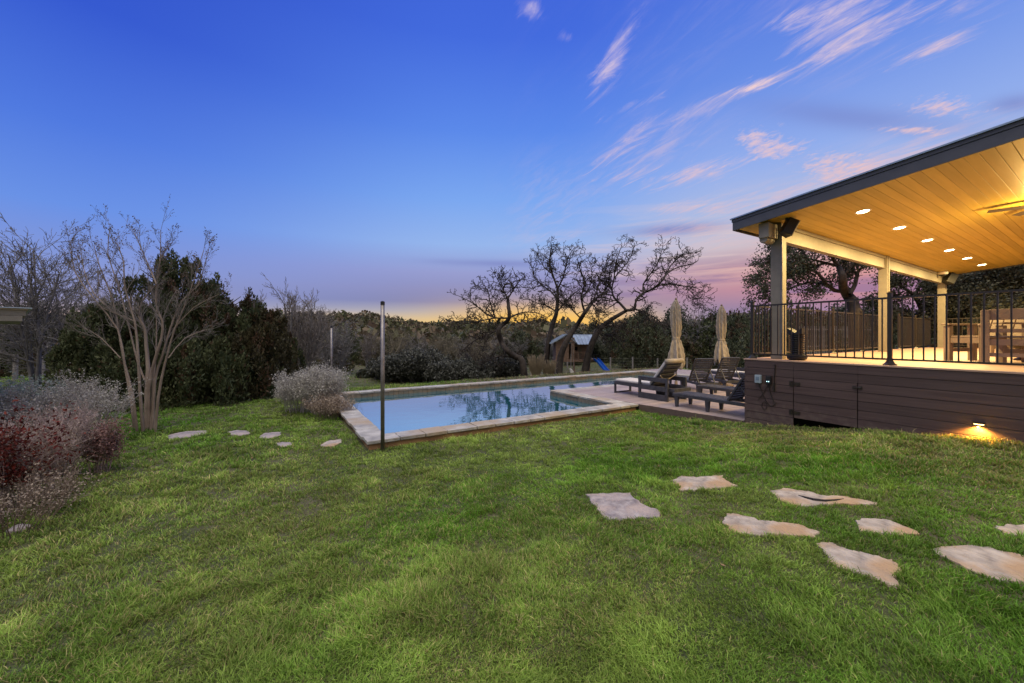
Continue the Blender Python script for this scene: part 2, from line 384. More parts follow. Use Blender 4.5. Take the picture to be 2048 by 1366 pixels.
# ------------------------------------------------------------------ stepping stones
def crop7(pts): return [(1140+x/2.2555, 900+y/2.2555) for x, y in pts]
STONES = [
 ([(1172,990),(1215,988),(1258,988),(1270,1000),(1298,1015),(1322,1028),(1315,1038),(1280,1037),(1240,1042),(1210,1040),(1190,1015)], 'flagdark', 'mottled grey stepping stone, farthest left of the group on the front lawn'),
 (crop7([(455,145),(500,122),(570,126),(640,121),(690,120),(705,142),(755,165),(700,175),(600,182),(510,188),(485,165)]), 'flag', 'pale beige stepping stone with a notched left end, the one closest to the pool'),
 (crop7([(910,188),(960,178),(1060,188),(1130,208),(1240,215),(1310,228),(1390,245),(1350,252),(1220,248),(1150,252),(1080,260),(990,250),(940,230)]), 'flag', 'long pale stepping stone with a dark crack along its middle'),
 (crop7([(682,330),(710,292),(750,292),(850,322),(940,330),(1040,342),(1125,378),(1110,398),(960,390),(820,392),(730,370)]), 'flag', 'long kidney shaped stepping stone below the cracked one'),
 (crop7([(1290,325),(1330,315),(1420,318),(1500,345),(1560,370),(1570,388),(1480,392),(1400,382),(1310,372)]), 'flag', 'small tan leaf shaped stepping stone between the cracked stone and the rough edged stone'),
 (crop7([(1110,425),(1160,422),(1260,455),(1330,472),(1400,490),(1470,510),(1490,555),(1465,565),(1478,610),(1460,625),(1340,575),(1230,545),(1165,515),(1160,480)]), 'flag', 'rough stepping stone with a bluish chipped lower corner, nearest the camera'),
 (crop7([(1620,455),(1750,438),(1890,445),(2048,485),(2120,520),(2120,580),(2080,612),(2048,608),(1930,598),(1800,545),(1680,490)]), 'flag', 'largest orange tinted stepping stone, cut by the right edge of the photo'),
 (crop7([(1910,352),(1980,345),(2048,342),(2120,350),(2130,385),(2048,398),(1960,385)]), 'flag', 'pale stepping stone at the right edge, behind the largest orange tinted one'),
 ([(330,874),(350,868),(370,864),(415,862),(418,867),(380,875),(340,879)], 'flagdark', 'long thin grey stepping stone beside the multi stemmed crape myrtle'),
 ([(455,865),(475,861),(497,863),(500,869),(478,873),(462,870)], 'flagdark', 'grey stepping stone second from the crape myrtle'),
 ([(518,874),(530,867),(560,865),(563,871),(545,877),(522,878)], 'flagdark', 'grey stepping stone third from the crape myrtle'),
 ([(551,888),(565,885),(585,887),(584,893),(562,895)], 'flagdark', 'smallest grey stepping stone, set nearer the camera than its neighbours'),
 ([(638,893),(655,883),(684,879),(683,886),(668,894),(648,895)], 'flag', 'whitish stepping stone nearest to the raised pool corner'),
 ([(12,1064),(30,1053),(60,1050),(62,1056),(40,1066)], 'flagdark', 'half buried bluish stone beneath the red leaved shrub'),
 ([(112,902),(135,890),(175,884),(178,890),(150,898)], 'flag', 'pale flat stone half hidden behind the twiggy shrubs on the left'),
]
SPOLY = []
for pix, m_, lab in STONES:
    P = [ong(*p) for p in pix]; c = sum(P, Vector())/len(P)
    # subdivide and roughen the outline
    Q = []
    for i, p in enumerate(P):
        q = P[(i+1) % len(P)]
        for t in (0, .25, .5, .75):
            v = p.lerp(q, t); Q.append(v+Vector((rnd.gauss(0, 1), rnd.gauss(0, 1), 0))*.008)
    SPOLY.append(np.array([(v.x, v.y) for v in Q]))
    v = []; f = []; n = len(Q); rings = [(1.0, -.06), (1.0, .006), (.985, .014), (.72, .015), (.4, .015)]
    for s, dz in rings:
        for p in Q:
            x = c.x+(p.x-c.x)*s; y = c.y+(p.y-c.y)*s
            v.append((x-c.x, y-c.y, g(x, y)+dz-c.z))
    v.append((0, 0, .015))
    for k in range(len(rings)-1):
        for i in range(n): j = (i+1) % n; f.append((k*n+i, k*n+j, (k+1)*n+j, (k+1)*n+i))
    for i in range(n): f.append(((len(rings)-1)*n+i, (len(rings)-1)*n+(i+1) % n, len(v)-1))
    b_ = MB(); b_.add(v, f); o = b_.build('stepping_stone', M[m_], smooth=False); o.location = c
    tag(o, lab, 'stepping stone', 'flat stepping stones set in the lawn')
    if 'dark crack' in lab:
        cr = MB(); a = [ong(*q) for q in crop7([(1030,211),(1060,222),(1100,233),(1150,238),(1200,234),(1235,227)])]
        cr.tube([Vector((p.x-c.x, p.y-c.y, g(p.x, p.y)+.015-c.z)) for p in a], [.004, .012, .016, .014, .01, .003], 6)
        cr.build('crack', M['gapdark'], o)
def in_poly(P, x, y):
    ins = np.zeros(len(x), bool); n = len(P)
    bx = (x > P[:, 0].min()) & (x < P[:, 0].max()) & (y > P[:, 1].min()) & (y < P[:, 1].max())
    if not bx.any(): return ins
    xi, yi = x[bx], y[bx]; r = np.zeros(len(xi), bool); j = n-1
    for i in range(n):
        c = ((P[i, 1] > yi) != (P[j, 1] > yi)) & (xi < (P[j, 0]-P[i, 0])*(yi-P[i, 1])/(P[j, 1]-P[i, 1]+1e-12)+P[i, 0])
        r ^= c; j = i
    ins[bx] = r; return ins
def free_mask(x, y):
    ok = ~((x > 1.26) & (x < 7.62) & (y > 6.41) & (y < 12.43))
    ok &= ~((x > .68) & (x < 1.3) & (y > 10.85) & (y < 11.65))
    ok &= ~((x > 7.6+.3*np.clip((6.3-y)/2.2, 0, 1)) & (x < 17) & (y > 4.0) & (y < 12.6))
    ok &= ~((x > 7.93) & (x < 20.6) & (y < 4.1))
    for P in SPOLY: c_ = P.mean(0); ok &= ~in_poly(c_+(P-c_)*.94, x, y)
    return ok
# ------------------------------------------------------------------ lawn blades
def lawn(name, N, amin, amax, dmin, dmax, seed, colors, hmul=1.0, kind='stuff', mask=None):
    r = np.random.default_rng(seed); k = 9; nt_ = N//k
    a = r.uniform(amin, amax, nt_)+YAW; d = np.exp(r.uniform(np.log(dmin), np.log(dmax), nt_))
    tx, ty = d*np.sin(a), d*np.cos(a)
    sc = np.clip(d/3.2, 1, 7)**.6
    x0 = np.repeat(tx, k); y0 = np.repeat(ty, k); S = np.repeat(sc, k); D = np.repeat(d, k)
    ph = r.uniform(0, 2*np.pi, nt_*k); rad = r.uniform(0, 1, nt_*k)**.7
    bx = x0+np.cos(ph)*rad*.030*S; by = y0+np.sin(ph)*rad*.030*S
    ok = free_mask(bx, by)
    if mask is not None: ok &= mask(bx, by)
    bx, by, S, D, ph, rad = (v[ok] for v in (bx, by, S, D, ph, rad)); n = len(bx)
    big = vnoise(bx+50, by+50, 1.1, 1)*.5+vnoise(bx+50, by+50, .42, 2)*.5; fine = vnoise(bx+90, by+90, .16, 3)
    h = (.015+.036*big*fine*2)*r.uniform(.6, 1.35, n)*hmul*np.clip(S, 1, 2.0)**.25
    h *= np.where(r.random(n) < .03, 1.7, 1)
    wdt = .0022*S**1.5*r.uniform(.7, 1.3, n)
    wind = vnoise(bx+20, by+20, .5, 5)*6.28
    ld = np.stack([np.cos(ph)*rad*1.0+.22*np.cos(wind), np.sin(ph)*rad*1.0+.22*np.sin(wind)], 1)+r.normal(0, .30, (n, 2))
    z = gz(bx, by)-.004
    B = np.stack([bx, by, z], 1); L = np.concatenate([ld, np.zeros((n, 1))], 1)
    up = np.array([0, 0, 1.])
    mid = B+up*(h*.62)[:, None]+L*(h*.32)[:, None]; tip = B+up*(h*.95)[:, None]+L*(h*1.0)[:, None]
    o_ = r.uniform(0, np.pi, n); W = np.stack([np.cos(o_), np.sin(o_), 0*o_], 1)*wdt[:, None]
    V = np.stack([B-W, B+W, mid+W*.8, mid-W*.8, tip], 1).reshape(-1, 3)
    i0 = np.arange(n)[:, None]*5
    Q = i0+np.array([[0, 1, 2, 3]]); T = i0+np.array([[3, 2, 4]])
    patch = vnoise(bx+10, by+10, 1.7, 8)*.6+vnoise(bx+10, by+10, .6, 9)*.4
    g1, g2, st = colors
    t = np.clip((patch-.28)/.44+r.normal(0, .22, n), 0, 1)[:, None]; c = np.array(g1)*(1-t)+np.array(g2)*t
    # a worn straw coloured zone by the house and along the pool, and random dead blades
    dry = np.clip(.07+.55*sstep((bx-4.6)/3.2)*sstep((5.4-by)/2.4)+.28*(vnoise(bx+70, by+70, 2.4, 12) > .62), 0, .8)
    dry = np.maximum(dry, 1.3*sstep((bx-5)/3)*sstep((by-12.6)/1)*(1 if dmin > 10 else 0))
    c = np.where((r.random(n) < dry*.55)[:, None], np.array(st)*r.uniform(.6, 1.2, (n, 1)), c)
    c *= r.uniform(.7, 1.3, (n, 1))*(.70+.72*vnoise(bx+33, by+33, .33, 14)*(.5+vnoise(bx+3, by+7, .11, 15)))[:, None]
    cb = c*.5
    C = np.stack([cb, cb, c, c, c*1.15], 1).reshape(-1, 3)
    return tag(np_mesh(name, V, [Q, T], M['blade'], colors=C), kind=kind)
GREEN = ((.135, .30, .028), (.27, .375, .075), (.46, .40, .17))
lawn('lawn_grass', 1020000, R_(-64), R_(74), 1.25, 15, 21, GREEN)
lawn('lawn_fringe', 60000, R_(-60), R_(60), 3, 14, 22, ((.2, .24, .07), (.26, .25, .10), (.42, .34, .16)), 1.4, mask=lambda x, y: ((np.abs(x-7.75) < .20) & (y < 6.4)))
lawn('field_grass', 210000, R_(-62), R_(30), 12, 60, 23, ((.14, .28, .035), (.24, .32, .07), (.30, .24, .15)), 1.3)
# ------------------------------------------------------------------ fallen leaves on lawn and water
r5 = np.random.default_rng(77); n5 = 150; a5 = r5.uniform(R_(-50), R_(50), n5)+YAW; d5 = r5.uniform(2.2, 9, n5); lx, ly = d5*np.sin(a5), d5*np.cos(a5); k5 = free_mask(lx, ly); lx, ly = lx[k5], ly[k5]
pts5 = [(x, y, g(x, y)+.03) for x, y in list(zip(lx, ly))[:22]]+[(r5.uniform(1.8, 4.2), 6.85+abs(r5.normal(0, .18)), -.104) for _ in range(70)]
tag(leaf_mesh('fallen_leaves', pts5, .024, (.16, .10, .05), (.34, .24, .13), None, per=1, spread=.002, flat=.92, long=1.5, seed=9), kind='stuff')
# ------------------------------------------------------------------ swimming pool
Zc = .05; Zw = -.11
pool = empty('swimming_pool', (1.3, 6.4, -.06), label='raised rectangular pool with rough stone coping and an orange stucco side wall', cat='swimming pool')
def P_(o): # keep world placement under the pool root
    o.parent = pool; o.matrix_parent_inverse = Matrix.Translation(-pool.location); return o
def slabs(rects):
    m = MB()
    for (x0, y0, x1, y1) in rects:
        alongx = (x1-x0) > (y1-y0); L = (x1-x0) if alongx else (y1-y0); p = 0
        while p < L-.01:
            s = min(rnd.uniform(.30, .62), L-p)
            if L-p-s < .25: s = L-p
            gpx = .005; e0, e1 = rnd.uniform(-.022, .012), rnd.uniform(-.012, .006); dz = rnd.uniform(-.004, .004)
            if alongx: a = (x0+p+gpx, y0+e0, Zc-.055); b_ = (x0+p+s-gpx, y1+e1, Zc+dz)
            else: a = (x0+e0, y0+p+gpx, Zc-.055); b_ = (x1+e1, y0+p+s-gpx, Zc+dz)
            # rough edged slab
            n = 5; ring = []
            xs_ = [a[0]+(b_[0]-a[0])*i/n for i in range(n+1)]; ys_ = [a[1]+(b_[1]-a[1])*i/n for i in range(n+1)]
            jit = lambda v: v+rnd.uniform(-.006, .006)
            ring = [(v, jit(a[1])) for v in xs_[:-1]]+[(jit(b_[0]), v) for v in ys_[:-1]]+[(v, jit(b_[1])) for v in reversed(xs_[1:])]+[(jit(a[0]), v) for v in reversed(ys_[1:])]
            m.prism(ring, a[2], b_[2]); p += s
    return m
P_(slabs([(1.27, 6.42, 7.6, 6.80), (1.27, 6.80, 1.64, 12.05), (1.27, 12.05, 15.0, 12.42), (7.2, 6.80, 7.6, 9.43), (7.6, 9.07, 14.6, 9.43), (14.6, 9.07, 15.0, 12.05), (.68, 10.87, 1.27, 11.63)]).build('coping', M['coping'], bevel=.008))
wl = MB()
wl.box((1.31, 6.46, -.35), (7.56, 6.76, Zc-.057)); wl.box((1.31, 6.76, -.35), (1.60, 12.38, Zc-.057)); wl.box((.72, 10.91, -.35), (1.31, 11.59, Zc-.058))
wl.box((1.60, 12.10, -1.4), (14.96, 12.38, Zc-.057))
P_(wl.build('side_wall', M['stucco']))
tl = MB()
def tiles(x0, y0, x1, y1):
    L = math.hypot(x1-x0, y1-y0); n = max(1, round(L/.155)); dx, dy = (x1-x0)/n, (y1-y0)/n
    nx, ny = -dy/math.hypot(dx, dy), dx/math.hypot(dx, dy)
    for i in range(n):
        ax, ay = x0+dx*(i+.03), y0+dy*(i+.03); bx, by = x0+dx*(i+.97), y0+dy*(i+.97)
        tl.prism([(ax, ay), (bx, by), (bx+nx*.008, by+ny*.008), (ax+nx*.008, ay+ny*.008)], Zw-.06, Zc-.062)
tiles(14.62, 12.07, 1.62, 12.07); tiles(14.6, 9.42, 14.6, 12.06); tiles(7.2, 9.43, 14.6, 9.43); tiles(7.22, 6.8, 7.22, 9.43); tiles(1.62, 12.06, 1.62, 6.8); tiles(1.62, 6.78, 7.2, 6.78)
P_(tl.build('tile_band', M['tile']))
bs = MB()
bs.box((1.60, 6.74, -1.5), (7.24, 12.08, -1.45)); bs.box((7.24, 9.41, -1.5), (14.65, 12.08, -1.45))
bs.box((7.23, 6.80, -1.45), (7.5, 9.40, Zc-.06)); bs.box((7.23, 9.12, -1.45), (14.62, 9.41, Zc-.0601)); bs.box((14.62, 9.12, -1.45), (14.95, 12.08, Zc-.06))
P_(bs.build('basin', M['basin']))
wv = [(1.61, 6.77, Zw), (7.21, 6.77, Zw), (7.21, 9.42, Zw), (14.61, 9.42, Zw), (14.61, 12.09, Zw), (1.61, 12.09, Zw)]
tag(MB().add(wv, [tuple(range(6))]).build('pool_water', M['water']), kind='structure')
# pool deck
dk = MB()
for i in range(0, 62):
    y0 = 4.10+i*.14; y1 = y0+.135
    if y1 > 12.6: break
    x0 = 7.62+.28*max(0, (6.3-y0)/2.2) if y0 < 6.42 else (7.606 if y0 < 9.06 else 15.006)
    dk.box((x0, y0, Zc-.03), (17.0, y1, Zc+.001))
tag(dk.build('pool_deck', M['decklow']), kind='structure')
fd = MB(); fd.bar((7.61, 6.40, Zc-.10), (7.89, 4.10, Zc-.10), .02, .20); fd.box((17.002, 4.1, Zc-.9), (17.03, 12.6, Zc)); fd.box((15.0, 12.605, Zc-.9), (17.03, 12.63, Zc)); fd.box((7.65, 4.12, -.45), (16.9, 9.0, -.42))
tag(fd.build('deck_fascia', M['composite']), kind='structure')
# ------------------------------------------------------------------ covered porch
ZD = 1.28; XF = 7.92; YL = 4.08; YR = -6.0; XE = 20.6; YB = 3.62; SL = .0967
def zc(y): return 3.90+SL*(3.6-y)
porch = empty('covered_porch', (XF, YL, 0), label='raised covered porch with brown board skirt, beige columns and a sloping roof', cat='porch')
def PP(o, lab=None):
    o.parent = porch; o.matrix_parent_inverse = Matrix.Translation(-porch.location); return tag(o, lab)
fl = MB(); x = XF-.012
while x < XE:
    fl.box((x, YR, ZD-.026), (min(x+.137, XE), YL+.012, ZD)); x += .14
PP(fl.build('deck_floor', M['decktan'], bevel=.003))
sk = MB(); DB = (3.235, 2.345)
zt = ZD-.029; zs = []
z = zt
while z > -.2: zs.append((max(z-.135, -.25), z)); z -= .142
def yend(y): return y
for a, b_ in zs:
    sk.box((XF, DB[0]+.006, a), (XF+.022, YL-.022, b_))
    sk.box((XF, YR, a), (XF+.022, DB[1]-.006, b_))
    if a > .97+.0: sk.box((XF, DB[1]-.004, a), (XF+.022, DB[0]+.004, b_))
    sk.box((XF, YL-.021, a), (XE, YL, b_))
PP(sk.build('skirt', M['composite'], bevel=.003))
bk = MB(); bk.box((XF+.026, YR, -.2), (XF+.05, DB[1]-.05, ZD-.03)); bk.box((XF+.026, DB[0]+.05, -.2), (XF+.05, YL-.03, ZD-.03)); bk.box((XF+.026, DB[1]-.05, .28), (XF+.05, DB[0]+.05, ZD-.03)); bk.box((XF+.05, YL-.06, -.2), (XE, YL-.03, ZD-.03)); bk.box((XF+1.2, YR, -.2), (XF+1.25, YL-.1, 1.2))  # near-black sheets put in as the shade behind the boards and door gap
PP(bk.build('skirt_gap_shade', M['gapdark']))
dr = MB()
for a, b_ in zs:
    if a < .97 and a > .26: dr.box((XF-.003, DB[1]+.006, a), (XF+.02, DB[0]-.006, b_))
door = PP(dr.build('access_door', M['composite'], bevel=.003), 'low storage door cut into the brown board skirt')
for zz in (.87, .36):
    h = MB(); h.box((XF-.014, DB[0]+.012, zz-.045), (XF-.002, DB[0]+.062, zz+.045)); h.box((XF-.016, DB[0]-.105, zz-.03), (XF-.004, DB[0]-.012, zz+.03)); h.tube([(XF-.012, DB[0], zz-.05), (XF-.012, DB[0], zz+.05)], .010, 8)
    for q in (-.03, 0, .03): h.lathe((XF-.022, DB[0]+.04, zz+q-.006), [(.008, 0), (.010, .006), (.008, .012)], 8)
    o = h.build('hinge', M['iron'], bevel=.002); o.parent = door
h = MB(); h.box((XF-.016, DB[1]+.012, .885), (XF-.004, DB[1]+.06, .93)); h.box((XF-.016, DB[1]-.06, .885), (XF-.002, DB[1]-.014, .93)); h.tube([(XF-.02, DB[1]-.05, .907), (XF-.02, DB[1]+.05, .907)], .008, 8)
o = h.build('latch', M['iron'], bevel=.002); o.parent = door
COLX = [8.27, 14.23, 20.25]
for k, x in enumerate(COLX):
    cm = MB(); cm.box((x, YB-.04, ZD), (x+.20, YB+.15, zc(YB)+.0))
    cm.box((x+.06, YB-.055, ZD), (x+.14, YB-.041, zc(YB)-.04)) if k else None
    o = PP(cm.build('column', M['paint'], bevel=.006))
    if k == 0:
        c = MB(); c.tube([(x-.018, YB-.052, ZD+.0), (x-.018, YB-.052, zc(YB)-.1)], .016, 10); c.box((x-.04, YB-.07, ZD), (x-.002, YB-.03, ZD+.12)); q = c.build('conduit', M['steel']); q.parent = o
bm_ = MB()
for a, b_ in ((COLX[0]+.20, COLX[1]), (COLX[1]+.2, COLX[2])): bm_.box((a, YB+.01, 3.565), (b_, YB+.13, 3.82)); bm_.box((a, YB-.015, 3.824), (b_, YB+.14, 3.895))
PP(bm_.build('beam', M['paint'], bevel=.004))
be = MB(); be.box((7.90, YB+.01, 3.58), (COLX[0]-.003, YB+.19, 3.86)); be.tube([(7.93, YB+.12, 3.56), (8.23, YB+.12, 3.56)], .075, 12)
PP(be.build('beam_end', M['paint'], bevel=.01))
cl = MB(); y = 4.18
XR0, XR1 = 7.82, 20.86
while y > YR-.4:
    y1 = y-.131
    cl.add([(XR0, y, zc(y)), (XR1, y, zc(y)), (XR1, y1, zc(y1)), (XR0, y1, zc(y1)), (XR0, y, zc(y)+.018), (XR1, y, zc(y)+.018), (XR1, y1, zc(y1)+.018), (XR0, y1, zc(y1)+.018)], [(0,3,2,1),(4,5,6,7),(0,1,5,4),(1,2,6,5),(2,3,7,6),(3,0,4,7)]); y -= .134
PP(cl.build('ceiling', M['ceil'], bevel=.004))
def slope_slab(x0, x1, y0, y1, lo, hi):
    return [(x0, y0, zc(y0)+lo), (x1, y0, zc(y0)+lo), (x1, y1, zc(y1)+lo), (x0, y1, zc(y1)+lo), (x0, y0, zc(y0)+hi), (x1, y0, zc(y0)+hi), (x1, y1, zc(y1)+hi), (x0, y1, zc(y1)+hi)]
SF = [(0,3,2,1),(4,5,6,7),(0,1,5,4),(1,2,6,5),(2,3,7,6),(3,0,4,7)]
PP(MB().add(slope_slab(7.80, 20.88, YR-.5, 4.21, .02, .21), SF).build('roof', M['fascia']))
fa = MB(); fa.add(slope_slab(7.775, 7.798, YR-.5, 4.235, -.03, .13), SF); fa.add(slope_slab(7.765, 7.798, YR-.5, 4.245, .134, .19), SF)
fa.add(slope_slab(7.80, 20.9, 4.212, 4.235, -.03, .15), SF); fa.add(slope_slab(20.882, 20.905, YR-.5, 4.21, -.03, .18), SF)
PP(fa.build('fascia', M['fascia'], bevel=.003))
dp = MB(); dp.add(slope_slab(7.74, 7.80, YR-.5, 4.27, .192, .212), SF); dp.add(slope_slab(7.80, 20.9, 4.212, 4.27, .155, .175), SF); dp.add(slope_slab(7.76, 20.9, YR-.5, 4.26, .212, .222), SF)
PP(dp.build('drip_edge', M['drip']))
# railings
def railing(label, p, q, posts, z0=ZD, hgt=1.07, spacing=.112):
    p = Vector((*p, 0)); q = Vector((*q, 0)); L = (q-p).length; d = (q-p)/L
    r = empty('deck_railing', (p.x, p.y, z0), label=label, cat='railing', group='black metal railings round the porch floor')
    loc = lambda s, z: Vector((d.x*s, d.y*s, z))
    MB().bar(loc(0, hgt-.04), loc(L, hgt-.04), .035, .03).build('top_rail', M['iron'], r)
    MB().bar(loc(0, .09), loc(L, .09), .03, .028).build('bottom_rail', M['iron'], r)
    for s in posts:
        c = loc(s, 0); m = MB(); m.box((c.x-.026, c.y-.026, .0), (c.x+.026, c.y+.026, hgt+.03)); o = m.build('post', M['iron'], r, bevel=.003)
        m = MB(); m.lathe(c, [(.085, .0), (.085, .012), (.06, .03), (.04, .07), (.037, .075)], 4); m.build('foot', M['iron'], o)
        m = MB(); m.lathe(c+Vector((0, 0, hgt+.03)), [(.04, 0), (.04, .012), (.012, .03)], 4); m.build('cap', M['iron'], o)
    n = int(L/spacing)
    proto = None
    for i in range(1, n):
        s = L*i/n
        if any(abs(s-t) < .05 for t in posts): continue
        c = loc(s, 0)
        if proto is None:
            proto = MB().box((-.008, -.008, .10), (.008, .008, hgt-.05)).build('baluster', M['iron'], r); o = proto
        else:
            o = proto.copy(); col.objects.link(o); o.parent = r
        o.location = (c.x, c.y, 0)
XRL = 8.06; YRL = 4.0
railing('long black railing along the porch front, facing the lawn', (XRL, YRL), (XRL, -3.2), [0, 2.0, 4.05, 6.1])
railing('black railing along the pool side of the porch, behind the ribbed planter', (XRL+.03, YRL), (15.7, YRL), [1.9, 3.8, 5.7, 7.6])
railing('short black railing beyond the gap for the stairs, on the pool side', (16.95, YRL), (20.45, YRL), [0.02, 1.75])
railing('black railing across the far end of the porch, behind the timber chairs', (20.45, YRL), (20.45, -5.0), [0, 1.9, 3.8, 5.7, 7.6])
# recessed ceiling lights
lampdata = bpy.data.lights.new('downlight', 'AREA'); lampdata.shape = 'DISK'; lampdata.size = .14; lampdata.energy = 150; lampdata.color = (1, .70, .27)
ordn = ['nearest', 'second', 'third', 'fourth', 'fifth', 'farthest']
for k in range(6):
    x, y = 9.15+2.05*k, 2.63; z = zc(y)
    e = empty('ceiling_light', (x, y, z), label=f'{ordn[k]} of the six lit round downlights in the porch ceiling, counted from the lawn', cat='ceiling light', group='row of recessed porch ceiling lights')
    e.rotation_euler = (-math.atan(SL), 0, 0)
    MB().lathe((0, 0, 0), [(.086, -.004), (.115, -.006), (.12, -.001), (.086, -.001)], 24).build('trim_ring', M['white'], e)
    MB().lathe((0, 0, 0), [(.084, -.009), (.084, -.004)], 24).build('lens', M['lamp'], e)
    l = bpy.data.objects.new('downlight_glow', lampdata); col.objects.link(l); l.parent = e; l.location = (0, 0, -.02)
# ceiling fan
fx, fy = 11.55, .78
fan = empty('ceiling_fan', (fx, fy, zc(fy)), label='ceiling fan with a lit lamp, at the right edge of the porch ceiling', cat='ceiling fan')
MB().lathe((0, 0, 0), [(.07, -.05), (.07, 0)], 20).build('mount', M['iron'], fan)
MB().lathe((0, 0, 0), [(.05, -.20), (.11, -.19), (.12, -.12), (.10, -.07), (.03, -.05)], 24).build('motor', M['iron'], fan, smooth=True)
for k in range(5):
    m = MB(); n = 8; vs = []
    for i in range(n+1):
        s = .11+.62*i/n; wd = .045+.025*math.sin(math.pi*min(1, i/n*.9))
        for sg in (-1, 1): vs += [(s, sg*wd, -.145+sg*.012), (s, sg*wd, -.139+sg*.012)]
    for i in range(n):
        a = i*4; b_ = a+4
        m_faces = [(a, a+2, b_+2, b_), (a+1, b_+1, b_+3, a+3), (a, b_, b_+1, a+1), (a+2, a+3, b_+3, b_+2)]
        m.f += m_faces
    m.f += [(0, 1, 3, 2), (n*4, n*4+2, n*4+3, n*4+1)]
    m.v = vs; o = m.build('blade', M['iron'], fan); o.rotation_euler = (0, 0, R_(38+72*k))
MB().lathe((0, 0, 0), [(.02, -.30), (.075, -.285), (.095, -.25), (.09, -.205)], 24).build('light_globe', M['lamp'], fan, smooth=True)
pl = bpy.data.lights.new('fan_lamp', 'POINT'); pl.energy = 125; pl.color = (1, .64, .20); pl.shadow_soft_size = .12
o = bpy.data.objects.new('fan_lamp', pl); col.objects.link(o); o.parent = fan; o.location = (0, 0, -.36)
# skirt light
sy, sz = 1.10, .575
e = empty('skirt_light', (XF, sy, sz), label='small lit half round lamp on the brown skirt, shining down on the grass', cat='wall light')
m = MB(); n = 14; vs = [(0, 0, .018)]
hs = MB()
ring = [(-.052*math.sin(math.pi*i/n), .055*math.cos(math.pi*i/n)) for i in range(n+1)]
hs.prism(ring, .0, .02)
hs.build('hood', M['iron'], e)
m = MB(); m.prism([(x_*.8, y_*.8) for x_, y_ in ring], -.012, -.002); m.build('lens', M['skirtlamp'], e)
rg = MB(); rg.tube([(-.056*math.sin(math.pi*i/n), .058*math.cos(math.pi*i/n), -.02-.018*math.sin(math.pi*i/n)) for i in range(n+1)], .004, 6); rg.build('rim', M['iron'], e)
sl = bpy.data.lights.new('skirt_glow', 'SPOT'); sl.energy = 75; sl.color = (1, .44, .07); sl.spot_size = R_(150); sl.spot_blend = .5; sl.shadow_soft_size = .02
o = bpy.data.objects.new('skirt_glow', sl); col.objects.link(o); o.parent = e; o.location = (-.06, 0, -.03); o.rotation_euler = (0, R_(4), 0)
# speaker, camera
def onY(px, py, y):
    r = (px-1024)/FP; return at(px, py, y/(RY*r+FY))
def onX(px, py, x):
    r = (px-1024)/FP; return at(px, py, x/(RX*r+FX))
p = onY(1578, 455, 3.42)
e = empty('porch_speaker', p, label='black and beige outdoor speaker bracketed under the ceiling at the near column', cat='speaker')
T = Matrix.Rotation(R_(-35), 4, 'Z') @ Matrix.Rotation(R_(28), 4, 'Y')
def rot_box(a, b_, T_): return MB().box(a, b_, T_)
m = MB(); m.prism([(-.10, -.07), (.06, -.11), (.06, .11), (-.10, .07)], -.15, .15); m.v = [tuple(T @ Vector(v)) for v in m.v]; m.build('cabinet', M['black'], e, bevel=.012)
m = MB(); m.prism([(.062, -.112), (.085, -.10), (.085, .10), (.062, .112)], -.155, .155); m.v = [tuple(T @ Vector(v)) for v in m.v]; m.build('grille', mat('speaker_grille', (.20, .17, .13), (.26, .22, .17), .8, 200), e, bevel=.008)
m = MB(); m.bar((-.04, 0, .1), (-.10, .06, .32), .03, .03); m.build('bracket', M['black'], e)
p = onY(1886, 548, 3.50)
e = empty('security_camera', p, label='small white security camera at the top of the farthest column', cat='security camera')
MB().lathe((0, 0, 0), [(.08, -.02), (.12, 0), (.13, .06), (.10, .10)], 16).build('housing', M['white'], e, smooth=True)
MB().lathe((0, 0, 0), [(.03, -.09), (.085, -.05), (.09, -.021)], 16).build('dome', M['black'], e, smooth=True)
p = onY(1900, 556, 3.45)
e = empty('porch_speaker', p, label='dark speaker beside the white security camera at the far column', cat='speaker')
m = MB(); m.prism([(-.12, -.10), (.10, -.14), (.10, .14), (-.12, .10)], -.2, .16); m.v = [tuple(T @ Vector(v)) for v in m.v]; m.build('cabinet', M['black'], e, bevel=.012)
m = MB(); m.prism([(.102, -.13), (.12, -.12), (.12, .12), (.102, .13)], -.19, .15); m.v = [tuple(T @ Vector(v)) for v in m.v]; m.build('grille', M['char'], e)
# boxes on the skirt
def skirt_box(px0, px1, py0, py1, name, m_, lab, dx=.06):
    a = onX(px0, py1, XF); b_ = onX(px1, py0, XF); c = (a+b_)/2
    e = empty(name, (XF, c.y, c.z), label=lab, cat='electrical box')
    MB().box((-dx, b_.y-c.y, a.z-c.z), (0, a.y-c.y, b_.z-c.z)).build('case', m_, e, bevel=.008)
    return e, a, b_, c
e, a, b_, c = skirt_box(1512, 1524, 750, 765, 'junction_box', M['greybox'], 'pale grey electrical box with a small window, on the skirt near the porch corner')
MB().box((-.066, -.028, -.02), (-.058, .028, .04)).build('window', mat('dull_window', (.18, .25, .32), rough=.2), e)
m = MB(); m.tube([(-.02, .0, -.07)]+[(-.012, .0-.30*t, -.07-.42*math.sin(t*2.2)) for t in (.1, .3, .5, .7, .85, 1)], .006, 6); m.tube([(-.012, -.10-.045*math.cos(t), -.50-.07*math.sin(t)) for t in np.linspace(0, 6.0, 14)], .005, 6); m.build('cable', M['iron'], e)
e, a, b_, c = skirt_box(1534, 1544, 752, 768, 'power_supply', M['black'], 'black power box with two lit indicators, right of the pale grey box')
for q in (-.02, .012): MB().box((-.064, q, -.03), (-.0605, q+.012, -.018)).build('indicator', M['led'], e)
